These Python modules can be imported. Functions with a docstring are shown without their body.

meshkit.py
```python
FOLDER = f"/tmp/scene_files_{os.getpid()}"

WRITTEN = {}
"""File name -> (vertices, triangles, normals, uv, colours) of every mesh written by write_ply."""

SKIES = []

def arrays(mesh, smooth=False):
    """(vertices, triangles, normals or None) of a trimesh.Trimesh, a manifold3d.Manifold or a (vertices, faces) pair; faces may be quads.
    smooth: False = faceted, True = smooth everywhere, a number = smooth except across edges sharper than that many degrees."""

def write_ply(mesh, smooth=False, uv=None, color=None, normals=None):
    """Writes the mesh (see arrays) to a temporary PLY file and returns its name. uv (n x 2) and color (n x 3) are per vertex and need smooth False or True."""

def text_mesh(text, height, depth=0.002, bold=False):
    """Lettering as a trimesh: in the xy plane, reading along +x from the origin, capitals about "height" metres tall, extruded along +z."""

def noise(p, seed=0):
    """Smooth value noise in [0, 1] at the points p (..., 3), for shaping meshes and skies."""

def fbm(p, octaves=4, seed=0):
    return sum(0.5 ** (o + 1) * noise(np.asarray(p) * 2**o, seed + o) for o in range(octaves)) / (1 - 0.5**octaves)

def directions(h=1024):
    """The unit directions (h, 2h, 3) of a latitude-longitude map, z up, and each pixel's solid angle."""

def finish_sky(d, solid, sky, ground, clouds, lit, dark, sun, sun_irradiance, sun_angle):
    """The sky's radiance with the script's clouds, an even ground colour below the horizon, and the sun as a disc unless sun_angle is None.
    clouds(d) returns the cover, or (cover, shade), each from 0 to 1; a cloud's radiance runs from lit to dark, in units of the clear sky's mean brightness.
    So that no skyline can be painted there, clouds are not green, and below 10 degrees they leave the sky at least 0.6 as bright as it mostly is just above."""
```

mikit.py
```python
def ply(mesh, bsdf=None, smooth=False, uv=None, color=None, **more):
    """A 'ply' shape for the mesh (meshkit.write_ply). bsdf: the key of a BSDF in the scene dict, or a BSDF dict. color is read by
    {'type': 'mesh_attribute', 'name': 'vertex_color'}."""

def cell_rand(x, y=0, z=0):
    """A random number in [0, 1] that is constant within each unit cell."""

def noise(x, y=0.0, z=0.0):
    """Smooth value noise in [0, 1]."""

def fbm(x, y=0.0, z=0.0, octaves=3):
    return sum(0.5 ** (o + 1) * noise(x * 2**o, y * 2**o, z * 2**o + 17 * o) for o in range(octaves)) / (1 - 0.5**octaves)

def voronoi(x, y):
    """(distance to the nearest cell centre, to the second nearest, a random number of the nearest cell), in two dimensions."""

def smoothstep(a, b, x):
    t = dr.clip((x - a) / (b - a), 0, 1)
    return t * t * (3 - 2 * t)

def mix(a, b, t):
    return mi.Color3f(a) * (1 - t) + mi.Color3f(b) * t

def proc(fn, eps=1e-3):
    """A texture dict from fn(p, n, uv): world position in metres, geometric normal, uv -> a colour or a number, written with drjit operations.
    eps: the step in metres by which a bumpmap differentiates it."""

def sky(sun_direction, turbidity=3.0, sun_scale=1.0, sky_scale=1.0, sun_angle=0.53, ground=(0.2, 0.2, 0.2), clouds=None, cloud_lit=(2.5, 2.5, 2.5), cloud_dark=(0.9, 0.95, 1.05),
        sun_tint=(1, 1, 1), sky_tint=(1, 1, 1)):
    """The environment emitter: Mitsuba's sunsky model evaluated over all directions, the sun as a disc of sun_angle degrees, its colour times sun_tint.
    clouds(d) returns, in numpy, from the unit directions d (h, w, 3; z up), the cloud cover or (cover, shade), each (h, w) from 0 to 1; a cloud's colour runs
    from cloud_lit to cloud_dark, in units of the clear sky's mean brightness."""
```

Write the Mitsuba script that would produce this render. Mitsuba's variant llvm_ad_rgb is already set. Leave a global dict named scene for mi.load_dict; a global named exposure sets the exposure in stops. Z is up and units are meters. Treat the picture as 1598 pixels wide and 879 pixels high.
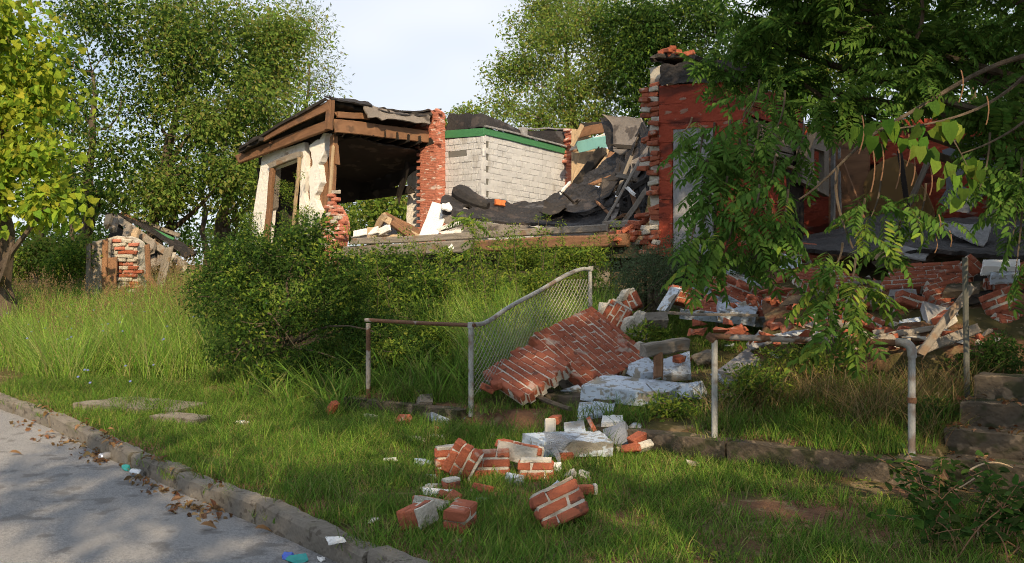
import math, random
import numpy as np, trimesh, drjit as dr, mitsuba as mi, mikit, meshkit
from shapely.geometry import Polygon, box as sbox, Point
from shapely.ops import unary_union
from shapely import affinity

T = mi.ScalarTransform4f
scene, labels = {}, {}

# ---------------------------------------------------------------- camera, sky, exposure
EYE = np.array([0.0, 0.0, 1.6])
scene['camera'] = {'type': 'perspective', 'fov': 56.09, 'fov_axis': 'x', 'near_clip': 0.05, 'far_clip': 2000.0,
                   'principal_point_offset_y': 0.0222,
                   'to_world': T().look_at(origin=[0, 0, 1.6], target=[0, 1, 1.6], up=[0, 0, 1])}
SUN = (0.16, -0.84, 0.52)


def thin_cloud(d):
    c = meshkit.fbm(d * np.array([2.2, 2.2, 5.0]) + 3.1, 4, seed=5)
    return np.clip(0.55 + (c - 0.45) * 1.5, 0.35, 0.92), np.zeros(c.shape)


scene['sky'] = mikit.sky(SUN, turbidity=3, sun_scale=0.9, sun_tint=(1.0, 0.98, 0.94), clouds=thin_cloud, cloud_lit=(2.95, 3.05, 3.25))
exposure = 2.05

# ---------------------------------------------------------------- helpers
rng = np.random.default_rng(7)
random.seed(7)
# the street's own frame: the terrace wall and the row of houses run along AU (to the right and nearer), AV goes in from the street
W0 = np.array([3.0, 7.2]); AU = np.array([0.8, -0.6]); AV = np.array([0.6, 0.8])


def R(u, v, z=0.0):
    p = W0 + u * AU + v * AV
    return np.array([p[0], p[1], z])


def uv_of(x, y):
    q0, q1 = x - W0[0], y - W0[1]
    return q0 * AU[0] + q1 * AU[1], q0 * AV[0] + q1 * AV[1]


ROWM = np.eye(4); ROWM[:3, 0] = [.8, -.6, 0]; ROWM[:3, 1] = [.6, .8, 0]; ROWM[:3, 3] = [3.0, 7.2, 0]


def at(px, py, Y):
    """A point of the place as measured on the photograph (1598 px wide, 1500 px focal length) at the distance Y."""
    return np.array([(px - 799) * Y / 1500, Y, 1.6 + (420 - py) * Y / 1500])


def norm(a):
    a = np.asarray(a, float)
    return a / (np.linalg.norm(a, axis=-1, keepdims=True) + 1e-12)


def ref(k):
    return {'type': 'ref', 'id': k}


def numbered(name):
    if name not in scene and name not in labels and not any(k.startswith(name + '__') for k in list(scene)[-400:]):
        return name
    i = COUNT.get(name, 0)
    while True:
        i += 1
        k = f'{name}_{i:03d}'
        if k not in scene and k not in labels:
            COUNT[name] = i
            return k


COUNT = {}


def thing(name, label, cat, group=None, kind=None):
    k = numbered(name)
    labels[k] = {'label': label, 'category': cat}
    if group: labels[k]['group'] = group
    labels[k]['kind'] = kind or 'thing'
    return k


def put(key, shape, M=None):
    """One entry of the scene; the key takes a number if it is taken."""
    if key in scene:
        i = COUNT.get(key, 0)
        while True:
            i += 1
            k = f'{key}_{i:03d}'
            if k not in scene:
                break
        COUNT[key] = i
        key = k
    if M is not None:
        shape = {**shape, 'to_world': T(np.asarray(M, float))}
    scene[key] = shape
    return key


def part(t, name, mesh, mat, smooth=False, uv=None, color=None, M=None):
    return put(f'{t}__{name}', mikit.ply(mesh, mat, smooth=smooth, uv=uv, color=color), M)


def single(name, mesh, mat, label, cat, group=None, kind=None, smooth=False, uv=None, color=None):
    k = thing(name, label, cat, group, kind)
    scene[k] = mikit.ply(mesh, mat, smooth=smooth, uv=uv, color=color)
    return k


def frame(o, x, y):
    """4x4: local x along x, local z normal to x and y."""
    x = norm(x); z = norm(np.cross(x, y)); y = np.cross(z, x)
    M = np.eye(4); M[:3, 0], M[:3, 1], M[:3, 2], M[:3, 3] = x, y, z, o
    return M


def move(mesh, M):
    m = mesh.copy(); m.apply_transform(M); return m


def cat_mesh(ms):
    return trimesh.util.concatenate(ms)


def chbox(sx, sy, sz, c=0.004, j=0.0, seed=0):
    """A box centred at the origin with chamfered, slightly uneven edges (44 triangles)."""
    r = np.random.default_rng(seed)
    pts = []
    for a in (-1, 1):
        for b in (-1, 1):
            for d in (-1, 1):
                q = np.array([a * sx / 2, b * sy / 2, d * sz / 2]) + r.normal(0, j, 3) if j else np.array([a * sx / 2, b * sy / 2, d * sz / 2])
                for k in range(3):
                    e = np.array([-a * c, -b * c, -d * c]); e[k] = 0
                    pts.append(q + e)
    return trimesh.convex.convex_hull(np.array(pts))


def fbox(u0, u1, v0, v1, z0, z1, c=0.0, j=0.0, seed=0):
    m = chbox(abs(u1 - u0), abs(v1 - v0), abs(z1 - z0), c, j, seed) if c else trimesh.creation.box((abs(u1 - u0), abs(v1 - v0), abs(z1 - z0)))
    m.apply_translation(((u0 + u1) / 2, (v0 + v1) / 2, (z0 + z1) / 2))
    m.apply_transform(ROWM)
    return m


def rough(mesh, edge, amp, freq, seed=0, octaves=3):
    """Subdivide to the edge length and shift the vertices by noise."""
    v, f = trimesh.remesh.subdivide_to_size(mesh.vertices, mesh.faces, edge, max_iter=14)
    m = trimesh.Trimesh(v, f, process=True, merge_norm=True, merge_tex=True)
    p = m.vertices * freq + seed * 7.31
    d = np.stack([meshkit.fbm(p + k * 31.7, octaves, seed=seed + k) - 0.5 for k in range(3)], 1)
    m.vertices = m.vertices + d * 2 * amp
    return m


def chunk(pts, edge, amp, freq, seed=0):
    return rough(trimesh.convex.convex_hull(np.asarray(pts, float)), edge, amp, freq, seed)


def lump(c, r, seed, edge=None, amp=None, n=14):
    """An irregular broken piece: hull of random points in a box of half sizes r."""
    g = np.random.default_rng(seed)
    p = g.uniform(-1, 1, (n, 3)); p /= np.abs(p).max(1, keepdims=True) ** g.uniform(0.5, 1, (n, 1))
    q = g.normal(0, 1, (3, 3)); q, _ = np.linalg.qr(q)
    rz = trimesh.transformations.rotation_matrix(g.uniform(0, 6.28), [0, 0, 1])[:3, :3] @ trimesh.transformations.rotation_matrix(g.normal(0, .3), [1, 0, 0])[:3, :3]
    m = trimesh.convex.convex_hull((p * np.asarray(r)) @ rz.T + np.asarray(c))
    s = max(r)
    return rough(m, edge or s * 0.5, amp or s * 0.08, 3.0 / s, seed)


def poly_wall(poly, v0, v1):
    """A polygon in (u, z) of the row's frame, extruded from v0 to v1."""
    m = trimesh.creation.extrude_polygon(poly, v1 - v0, engine='earcut')
    M = np.eye(4); M[:3, 0] = [.8, -.6, 0]; M[:3, 1] = [0, 0, 1]; M[:3, 2] = [.6, .8, 0]
    M[:3, 3] = R(0, v0, 0)
    m = m.copy(); v = m.vertices.copy(); m.apply_transform(M); m.fix_normals()
    return m


def poly_side(poly, u0, u1):
    """A polygon in (v, z), extruded from u0 to u1."""
    m = trimesh.creation.extrude_polygon(poly, u1 - u0, engine='earcut')
    M = np.eye(4); M[:3, 0] = [.6, .8, 0]; M[:3, 1] = [0, 0, 1]; M[:3, 2] = [.8, -.6, 0]
    M[:3, 3] = R(u0, 0, 0)
    m.apply_transform(M); m.fix_normals()
    return m


def ragged(pts, step, amp, seed, keep=()):
    """A polygon outline with broken, uneven edges."""
    g = np.random.default_rng(seed); out = []
    n = len(pts)
    for i in range(n):
        a, b = np.array(pts[i], float), np.array(pts[(i + 1) % n], float)
        if i in keep:
            out.append(a); continue
        k = max(1, int(np.linalg.norm(b - a) / step))
        t = norm(b - a); nn = np.array([-t[1], t[0]])
        for q in range(k):
            out.append(a + (b - a) * q / k + (nn * g.normal(0, amp) if q else 0))
    p = Polygon(out).buffer(0)
    return max(getattr(p, 'geoms', [p]), key=lambda x: x.area)


def tube(points, radii, sides=6, cap=True):
    p = np.asarray(points, float); n = len(p)
    rad = np.broadcast_to(np.asarray(radii, float), (n,))
    t = norm(np.gradient(p, axis=0))
    a = norm(np.cross(t, np.where(np.abs(t[:, 2:]) < 0.9, [0, 0, 1.0], [1.0, 0, 0])))
    for i in range(1, n):
        a[i] = norm(a[i - 1] - t[i] * (a[i - 1] @ t[i]))
    b = np.cross(t, a); ang = np.arange(sides) * 2 * np.pi / sides
    v = p[:, None] + rad[:, None, None] * (np.cos(ang)[None, :, None] * a[:, None] + np.sin(ang)[None, :, None] * b[:, None])
    i, j = np.meshgrid(np.arange(n - 1), np.arange(sides), indexing='ij')
    q = np.stack([i * sides + j, i * sides + (j + 1) % sides, (i + 1) * sides + (j + 1) % sides, (i + 1) * sides + j], -1).reshape(-1, 4)
    f = np.vstack([q[:, [0, 1, 2]], q[:, [0, 2, 3]]]); v = v.reshape(-1, 3)
    if cap:
        v = np.vstack([v, p[0], p[-1]]); c0, c1 = len(v) - 2, len(v) - 1
        k = np.arange(sides)
        f = np.vstack([f, np.stack([k * 0 + c0, (k + 1) % sides, k], 1), np.stack([k * 0 + c1, (n - 1) * sides + k, (n - 1) * sides + (k + 1) % sides], 1)])
    return trimesh.Trimesh(v, f, process=False)


def curve(pts, n):
    """A smooth path through the points."""
    from scipy.interpolate import CubicSpline
    p = np.asarray(pts, float)
    s = np.r_[0, np.cumsum(np.linalg.norm(np.diff(p, axis=0), axis=1))]
    return CubicSpline(s, p)(np.linspace(0, s[-1], n)) if len(p) > 2 else p[0] + np.linspace(0, 1, n)[:, None] * (p[1] - p[0])


def plank(p0, p1, w, t, up=(0, 0, 1), tone=0, seed=0, broken=0.03, warp=0.006):
    """A board from p0 to p1, width w across, thickness t along 'up'; returns (mesh, uv): uv.x runs with the grain."""
    g = np.random.default_rng(seed + 1)
    p0, p1 = np.asarray(p0, float), np.asarray(p1, float)
    L = np.linalg.norm(p1 - p0); M = frame(p0, p1 - p0, np.cross(up, p1 - p0))
    n = 5; xs = np.linspace(0, L, n); c = min(w, t) * 0.12
    sec = np.array([[-w / 2 + c, -t / 2], [w / 2 - c, -t / 2], [w / 2, -t / 2 + c], [w / 2, t / 2 - c], [w / 2 - c, t / 2], [-w / 2 + c, t / 2], [-w / 2, t / 2 - c], [-w / 2, -t / 2 + c]])
    V, UV = [], []
    for i, x in enumerate(xs):
        off = g.normal(0, warp, 2)
        ex = g.normal(0, broken, 8) if i in (0, n - 1) else np.zeros(8)
        for k, s in enumerate(sec):
            V.append([x + ex[k], s[0] + off[0], s[1] + off[1]]); UV.append([x, (k % 4) * w / 3 + 10 * tone])
    V = np.array(V); F = []
    for i in range(n - 1):
        for k in range(8):
            a, b = i * 8 + k, i * 8 + (k + 1) % 8
            F += [[a, b, b + 8], [a, b + 8, a + 8]]
    for k in range(1, 7):
        F += [[0, k + 1, k], [(n - 1) * 8, (n - 1) * 8 + k, (n - 1) * 8 + k + 1]]
    V = V @ M[:3, :3].T + M[:3, 3]
    return (V, np.array(F)), np.array(UV)


def board(t, name, p0, p1, w, th, mat, up=(0, 0, 1), seed=0, broken=0.03):
    m, uv = plank(p0, p1, w, th, up, tone=seed % 9, seed=seed, broken=broken)
    return part(t, name, m, mat, uv=uv)


def board_thing(name, p0, p1, w, th, mat, label, cat, up=(0, 0, 1), seed=0, group=None, broken=0.03):
    m, uv = plank(p0, p1, w, th, up, tone=seed % 9, seed=seed, broken=broken)
    return single(name, m, mat, label, cat, group, uv=uv)


def sheet(rows, n, m, thick, amp, freq, seed=0, hole=None, ridge=0.0):
    """A crumpled sheet through rows of points (each row a list of 3-D points), with thickness."""
    from scipy.interpolate import RectBivariateSpline
    P = np.array(rows, float); a, b = P.shape[:2]
    si, sj = np.linspace(0, 1, n), np.linspace(0, 1, m)
    S = np.stack([RectBivariateSpline(np.linspace(0, 1, a), np.linspace(0, 1, b), P[:, :, k], kx=min(3, a - 1), ky=min(3, b - 1))(si, sj) for k in range(3)], -1)
    N = norm(np.cross(np.gradient(S, axis=0), np.gradient(S, axis=1)))
    d = (meshkit.fbm(S * freq + seed, 4, seed=seed) - 0.5)[..., None] * 2 * amp
    if ridge: d = d + ridge * (np.abs(meshkit.fbm(S * freq * 2.3 + 5, 3, seed=seed + 4) - .5) * 4 - .5)[..., None] + ridge * .5 * (np.abs(meshkit.fbm(S * freq * 6 + 9, 2, seed=seed + 6) - .5) * 4 - .5)[..., None]
    S = S + N * d
    edge = (meshkit.fbm(S * 6, 3, seed=seed + 9) - .5)
    S[0] += (S[1] - S[0]) * edge[0][:, None] * 3; S[-1] += (S[-2] - S[-1]) * edge[-1][:, None] * 3
    S[:, 0] += (S[:, 1] - S[:, 0]) * edge[:, 0][:, None] * 3; S[:, -1] += (S[:, -2] - S[:, -1]) * edge[:, -1][:, None] * 3
    v = np.vstack([(S + N * thick / 2).reshape(-1, 3), (S - N * thick / 2).reshape(-1, 3)])
    i, j = np.meshgrid(np.arange(n - 1), np.arange(m - 1), indexing='ij')
    keep = np.ones(i.shape, bool) if hole is None else ~hole(i / (n - 1), j / (m - 1))
    i, j = i[keep], j[keep]
    q = np.stack([i * m + j, (i + 1) * m + j, (i + 1) * m + j + 1, i * m + j + 1], -1)
    o = n * m
    f = np.vstack([q, q[:, ::-1] + o])
    # rim faces: edges used once on the top
    e = np.vstack([q[:, [0, 1]], q[:, [1, 2]], q[:, [2, 3]], q[:, [3, 0]]])
    key = np.sort(e, 1); _, idx, cnt = np.unique(key, axis=0, return_index=True, return_counts=True)
    e = e[idx[cnt == 1]]
    f = np.vstack([f, np.stack([e[:, 1], e[:, 0], e[:, 0] + o, e[:, 1] + o], 1)])
    f = np.vstack([f[:, [0, 1, 2]], f[:, [0, 2, 3]]])
    mm = trimesh.Trimesh(v, f, process=False); mm.remove_unreferenced_vertices()
    return mm


# ---------------------------------------------------------------- materials
def C(*a):
    return mi.Color3f(*a)


def rgb(*a):
    return {'type': 'rgb', 'value': list(a)}


def mat(key, color, rough_=0.85, spec=0.3, bump=None, scale=0.004, **more):
    b = {'type': 'principled', 'base_color': color, 'roughness': rough_, 'specular': spec, **more}
    if bump is not None:
        b = {'type': 'bumpmap', 'arbitrary': mikit.proc(bump, eps=0.002), 'scale': scale, 'bsdf': b}
    scene[key] = {'type': 'twosided', 'bsdf': b}


N3, FB, SS, MX = mikit.noise, mikit.fbm, mikit.smoothstep, mikit.mix


def asphalt(p, n, uv):
    a = FB(p.x * 0.9, p.y * 0.9, 0, 3); g = N3(p.x * 95, p.y * 95, 1); g2 = N3(p.x * 260, p.y * 260, 3)
    c = MX(C(.10, .10, .102), C(.29, .288, .286), 0.2 * a + 0.45 * g + 0.4 * g2)
    c = MX(c, C(.24, .228, .21), 0.35 * SS(.55, .75, a))
    return MX(c, C(.09, .085, .08), .6 * SS(.60, .75, FB(p.x * 7 + 3, p.y * 7, 4, 3)))


mat('asphalt', mikit.proc(asphalt), .85, .3, bump=lambda p, n, uv: N3(p.x * 110, p.y * 110, 1), scale=.004)


def concrete(p, n, uv):
    a = FB(p.x * 2.1, p.y * 2.1, p.z * 2.1, 4); g = N3(p.x * 70, p.y * 70, p.z * 70); s = FB(p.x * 11, p.y * 11, p.z * 11, 2)
    c = MX(C(.075, .066, .053), C(.25, .225, .19), 0.55 * a + 0.25 * g + .2 * s)
    c = MX(c, C(.10, .095, .06), 0.6 * SS(.52, .75, FB(p.x * 5.3 + 9, p.y * 5.3, p.z * 8, 5)))
    return MX(c, C(.06, .05, .04), 0.7 * SS(.60, .72, FB(p.x * 17, p.y * 17, p.z * 17, 3)))


mat('concrete', mikit.proc(concrete), .9, .25, bump=lambda p, n, uv: FB(p.x * 45, p.y * 45, p.z * 45, 2), scale=.008)


def old_concrete(p, n, uv):
    a = FB(p.x * 3 + 5, p.y * 3, p.z * 6, 3); s = N3(p.x * 22, p.y * 22, p.z * 22); g = N3(p.x * 90, p.y * 90, p.z * 90)
    c = MX(C(.045, .036, .026), C(.13, .105, .078), .5 * a + .3 * s + .2 * g)
    c = MX(c, C(.035, .04, .018), .8 * SS(.5, .62, FB(p.x * 6, p.y * 6 + 3, p.z * 6, 3)))
    return MX(c, C(.22, .17, .12), .8 * SS(.62, .72, FB(p.x * 14, p.y * 9 + 7, p.z * 9, 3)))


mat('old_concrete', mikit.proc(old_concrete), .95, .2, bump=lambda p, n, uv: FB(p.x * 30, p.y * 30, p.z * 30, 2), scale=.016)


def painted(p, n, uv):
    chip = FB(p.x * 8, p.y * 8, p.z * 8, 4); d = FB(p.x * 2.6, p.y * 2.6 + 8, p.z * 2.6, 3); g = N3(p.x * 60, p.y * 60, p.z * 60)
    c = MX(C(.38, .455, .55), C(.54, .60, .67), .6 * d + .4 * g)
    c = MX(c, C(.27, .25, .21), SS(.575, .63, chip))
    c = MX(c, C(.14, .12, .095), .7 * SS(.55, .72, FB(p.x * 5 + 3, p.y * 5, p.z * 5, 5)))
    return MX(c, C(.20, .18, .15), .6 * SS(.62, .7, N3(p.x * 38, p.y * 38, p.z * 38)))


mat('painted_concrete', mikit.proc(painted), .7, .3, bump=lambda p, n, uv: FB(p.x * 40, p.y * 40, p.z * 40, 2), scale=.005)


def mortar(p, n, uv):
    a = FB(p.x * 9, p.y * 9, p.z * 9, 3); g = N3(p.x * 80, p.y * 80, p.z * 80)
    c = MX(C(.34, .31, .26), C(.60, .57, .50), .6 * a + .4 * g)
    return MX(c, C(.17, .12, .09), .7 * SS(.58, .70, FB(p.x * 4, p.y * 4, p.z * 4 + 5, 3)))


mat('mortar', mikit.proc(mortar), .95, .2, bump=lambda p, n, uv: FB(p.x * 60, p.y * 60, p.z * 60, 2), scale=.008)


def brick(p, n, uv):
    a = FB(p.x * 13, p.y * 13, p.z * 13, 3); g = N3(p.x * 120, p.y * 120, p.z * 120)
    r = mikit.cell_rand(dr.floor(p.x * 7.1), dr.floor(p.y * 7.3), dr.floor(p.z * 13.5))
    c = MX(C(.19, .053, .032), C(.42, .135, .074), .40 * a + .45 * r + .2 * g)
    c = MX(c, C(.42, .35, .30), .7 * SS(.62, .76, FB(p.x * 10 + 2, p.y * 10, p.z * 10, 5)))
    return MX(c, C(.08, .045, .035), .7 * SS(.66, .76, a))


mat('brick', mikit.proc(brick), .85, .25, bump=lambda p, n, uv: FB(p.x * 70, p.y * 70, p.z * 70, 2), scale=.004)


def pink_brick(p, n, uv):
    a = FB(p.x * 10, p.y * 10, p.z * 12, 3); r = mikit.cell_rand(dr.floor(p.x * 5.1), dr.floor(p.y * 5.3), dr.floor(p.z * 13.3))
    c = MX(C(.40, .13, .085), C(.56, .24, .17), .5 * a + .4 * r)
    c = MX(c, C(.66, .58, .52), .8 * SS(.60, .68, FB(p.x * 7, p.y * 7, p.z * 15, 3)))
    return MX(c, C(.20, .09, .06), .8 * SS(.965, .985, dr.abs(dr.sin(p.z * 41.9))))


mat('faded_brick', mikit.proc(pink_brick), .85, .25)


def plaster(p, n, uv):
    a = FB(p.x * 1.6, p.y * 1.6, p.z * 1.6, 3); s = FB(p.x * 6, p.y * 6, p.z * 2.2, 3)
    c = MX(C(.70, .68, .64), C(.84, .83, .80), a)
    c = MX(c, C(.48, .43, .37), .6 * SS(.60, .78, s))
    return MX(c, C(.30, .22, .15), .7 * SS(.70, .75, FB(p.x * 5 + 3, p.y * 5, p.z * 4, 5)))


mat('plaster', mikit.proc(plaster), .85, .25, bump=lambda p, n, uv: FB(p.x * 20, p.y * 20, p.z * 20, 2), scale=.008)


def wood(c0, c1, c2):
    def f(p, n, uv):
        t = mikit.cell_rand(dr.floor((uv.y + 1) * 0.1), 3, 5)
        y = uv.y + FB(uv.x * 1.3, uv.y * 3, 0, 2) * .06
        g = .6 * N3(uv.x * 2.2, y * 95, 4) + .4 * N3(uv.x * 9, y * 240, 9)
        c = MX(C(*c0), C(*c1), .65 * g + .35 * t)
        return MX(c, C(*c2), .8 * SS(.60, .75, FB(p.x * 5, p.y * 5, p.z * 5, 3)))
    return mikit.proc(f)


mat('brown_wood', wood((.12, .062, .035), (.32, .175, .098), (.12, .075, .05)), .8, .25)
mat('pale_wood', wood((.30, .21, .13), (.55, .43, .28), (.25, .20, .15)), .8, .25)
mat('grey_wood', wood((.12, .105, .09), (.36, .32, .27), (.20, .13, .08)), .9, .2)
mat('charred_wood', wood((.010, .009, .008), (.045, .038, .033), (.09, .075, .06)), .8, .3)


def felt(p, n, uv):
    a = FB(p.x * 3, p.y * 3, p.z * 3, 4); g = N3(p.x * 60, p.y * 60, p.z * 60)
    c = MX(C(.010, .0095, .010), C(.042, .038, .037), .6 * a + .4 * g)
    c = MX(c, C(.075, .06, .053), .6 * SS(.56, .68, FB(p.x * 5 + 4, p.y * 5, p.z * 5, 4)))
    return MX(c, C(.10, .10, .108), .7 * SS(.63, .70, FB(p.x * 1.7, p.y * 1.7 + 9, p.z * 2.5, 4)))


mat('black_felt', mikit.proc(felt), .7, .35, bump=lambda p, n, uv: FB(p.x * 25, p.y * 25, p.z * 25, 2), scale=.012)


def grey_felt(p, n, uv):
    a = FB(p.x * 4, p.y * 4, p.z * 4, 4); g = N3(p.x * 70, p.y * 70, p.z * 70)
    return MX(MX(C(.14, .12, .105), C(.30, .27, .24), .6 * a + .4 * g), C(.07, .06, .055), .8 * SS(.58, .66, FB(p.x * 3, p.y * 3 + 6, p.z * 3, 4)))


mat('grey_felt', mikit.proc(grey_felt), .9, .2)


def shingle(p, n, uv):
    r = mikit.cell_rand(dr.floor(p.x * 4.3), dr.floor(p.y * 3.9), dr.floor(p.z * 7.5))
    g = FB(p.x * 14, p.y * 14, p.z * 9, 3)
    c = MX(C(.47, .48, .49), C(.66, .67, .68), .6 * r + .4 * g)
    return MX(c, C(.32, .30, .27), .5 * SS(.62, .78, FB(p.x * 5, p.y * 5, p.z * 2, 3)))


mat('grey_shingle', mikit.proc(shingle), .85, .25)
mat('slate', rgb(.16, .16, .15), .85)


def red_siding(p, n, uv):
    a = FB(p.x * 3, p.y * 3, p.z * 3, 4); g = N3(p.x * 55, p.y * 55, p.z * 55)
    c = MX(C(.22, .036, .02), C(.38, .075, .038), .6 * a + .4 * g)
    c = MX(c, C(.30, .22, .17), .7 * SS(.64, .70, FB(p.x * 5 + 2, p.y * 5, p.z * 11, 4)))
    return MX(c, C(.07, .022, .016), .8 * SS(.52, .68, FB(p.x * 2.2, p.y * 2.2, p.z * 6, 4)))


mat('red_siding', mikit.proc(red_siding), .85, .25, bump=lambda p, n, uv: FB(p.x * 18, p.y * 18, p.z * 30, 2), scale=.012)


def soil(p, n, uv):
    a = FB(p.x * 1.1, p.y * 1.1, 3, 4); g = FB(p.x * 25, p.y * 25, 7, 2)
    c = MX(C(.075, .042, .026), C(.19, .105, .062), .5 * a + .5 * g)
    c = MX(c, C(.050, .058, .020), .75 * SS(.40, .58, FB(p.x * 2.3 + 3, p.y * 2.3, 1, 4)))
    return MX(c, C(.20, .15, .085), .7 * SS(.62, .72, FB(p.x * 9, p.y * 9 + 4, 1, 3)))


mat('soil', mikit.proc(soil), .95, .1, bump=lambda p, n, uv: FB(p.x * 28, p.y * 28, 1, 2), scale=.02)


def pipe(p, n, uv):
    a = FB(p.x * 4, p.y * 4, p.z * 4, 4); g = N3(p.x * 60, p.y * 60, p.z * 60)
    c = MX(C(.24, .245, .24), C(.38, .385, .37), .6 * g + .4 * a)
    return MX(c, C(.15, .095, .06), .8 * SS(.46, .66, FB(p.x * 9, p.y * 9, p.z * 7, 5)))


def rusty(p, n, uv):
    a = FB(p.x * 6, p.y * 6, p.z * 6, 4); g = N3(p.x * 90, p.y * 90, p.z * 90)
    c = MX(C(.075, .042, .026), C(.19, .095, .052), .6 * a + .4 * g)
    return MX(c, C(.36, .33, .30), .8 * SS(.60, .66, FB(p.x * 5 + 7, p.y * 5, p.z * 5, 4)))


mat('pipe_metal', mikit.proc(pipe), .45, .5)
mat('rusty_pipe', mikit.proc(rusty), .75, .35)
mat('dark_pipe', mikit.proc(lambda p, n, uv: MX(C(.055, .06, .05), C(.15, .15, .13), FB(p.x * 9, p.y * 9, p.z * 12, 4))), .7, .3)
mat('wire', rgb(.30, .29, .27), .5, .5, metallic=.5)


def bark_f(p, n, uv):
    g = FB(p.x * 22, p.y * 22, p.z * 5, 3)
    return MX(C(.045, .034, .024), C(.17, .135, .10), g)


mat('bark', mikit.proc(bark_f), .95, .15)
mat('green_paint', rgb(.055, .20, .085), .7)
mat('teal_paint', rgb(.22, .48, .47), .7)
mat('white_paint', rgb(.72, .72, .70), .6)
mat('blue_grey_paint', rgb(.17, .19, .23), .7)
mat('ochre_wall', rgb(.20, .125, .05), .85)


def door_grey(p, n, uv):
    g = FB(p.x * 24, p.y * 24, p.z * 14, 3)
    return MX(MX(C(.15, .15, .155), C(.36, .36, .37), g), C(.14, .12, .11), .6 * SS(.6, .7, FB(p.x * 5, p.y * 5, p.z * 3, 3)))


mat('weathered_grey', mikit.proc(door_grey), .85)
mat('can_metal', rgb(.62, .63, .65), .3, .5, metallic=.85)
mat('can_print', rgb(.10, .16, .36), .35, .5)
mat('teal_plastic', rgb(.03, .32, .30), .4, .5)
mat('paper', rgb(.74, .74, .73), .8)
mat('orange_wrap', rgb(.60, .17, .05), .6)
mat('blue_wrap', rgb(.07, .14, .55), .4)
mat('perforated_metal', rgb(.26, .275, .30), .5, .5, metallic=.4)
VC = {'type': 'mesh_attribute', 'name': 'vertex_color'}
scene['leaf'] = {'type': 'principledthin', 'base_color': VC, 'roughness': .6, 'diff_trans': .95, 'spec_trans': 0.0, 'eta': 1.35}
scene['grass_blade'] = {'type': 'principledthin', 'base_color': VC, 'roughness': .55, 'diff_trans': .8, 'spec_trans': 0.0, 'eta': 1.3}
scene['dead_leaf'] = {'type': 'principledthin', 'base_color': VC, 'roughness': .8, 'diff_trans': .4, 'spec_trans': 0.0, 'eta': 1.3}

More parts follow.
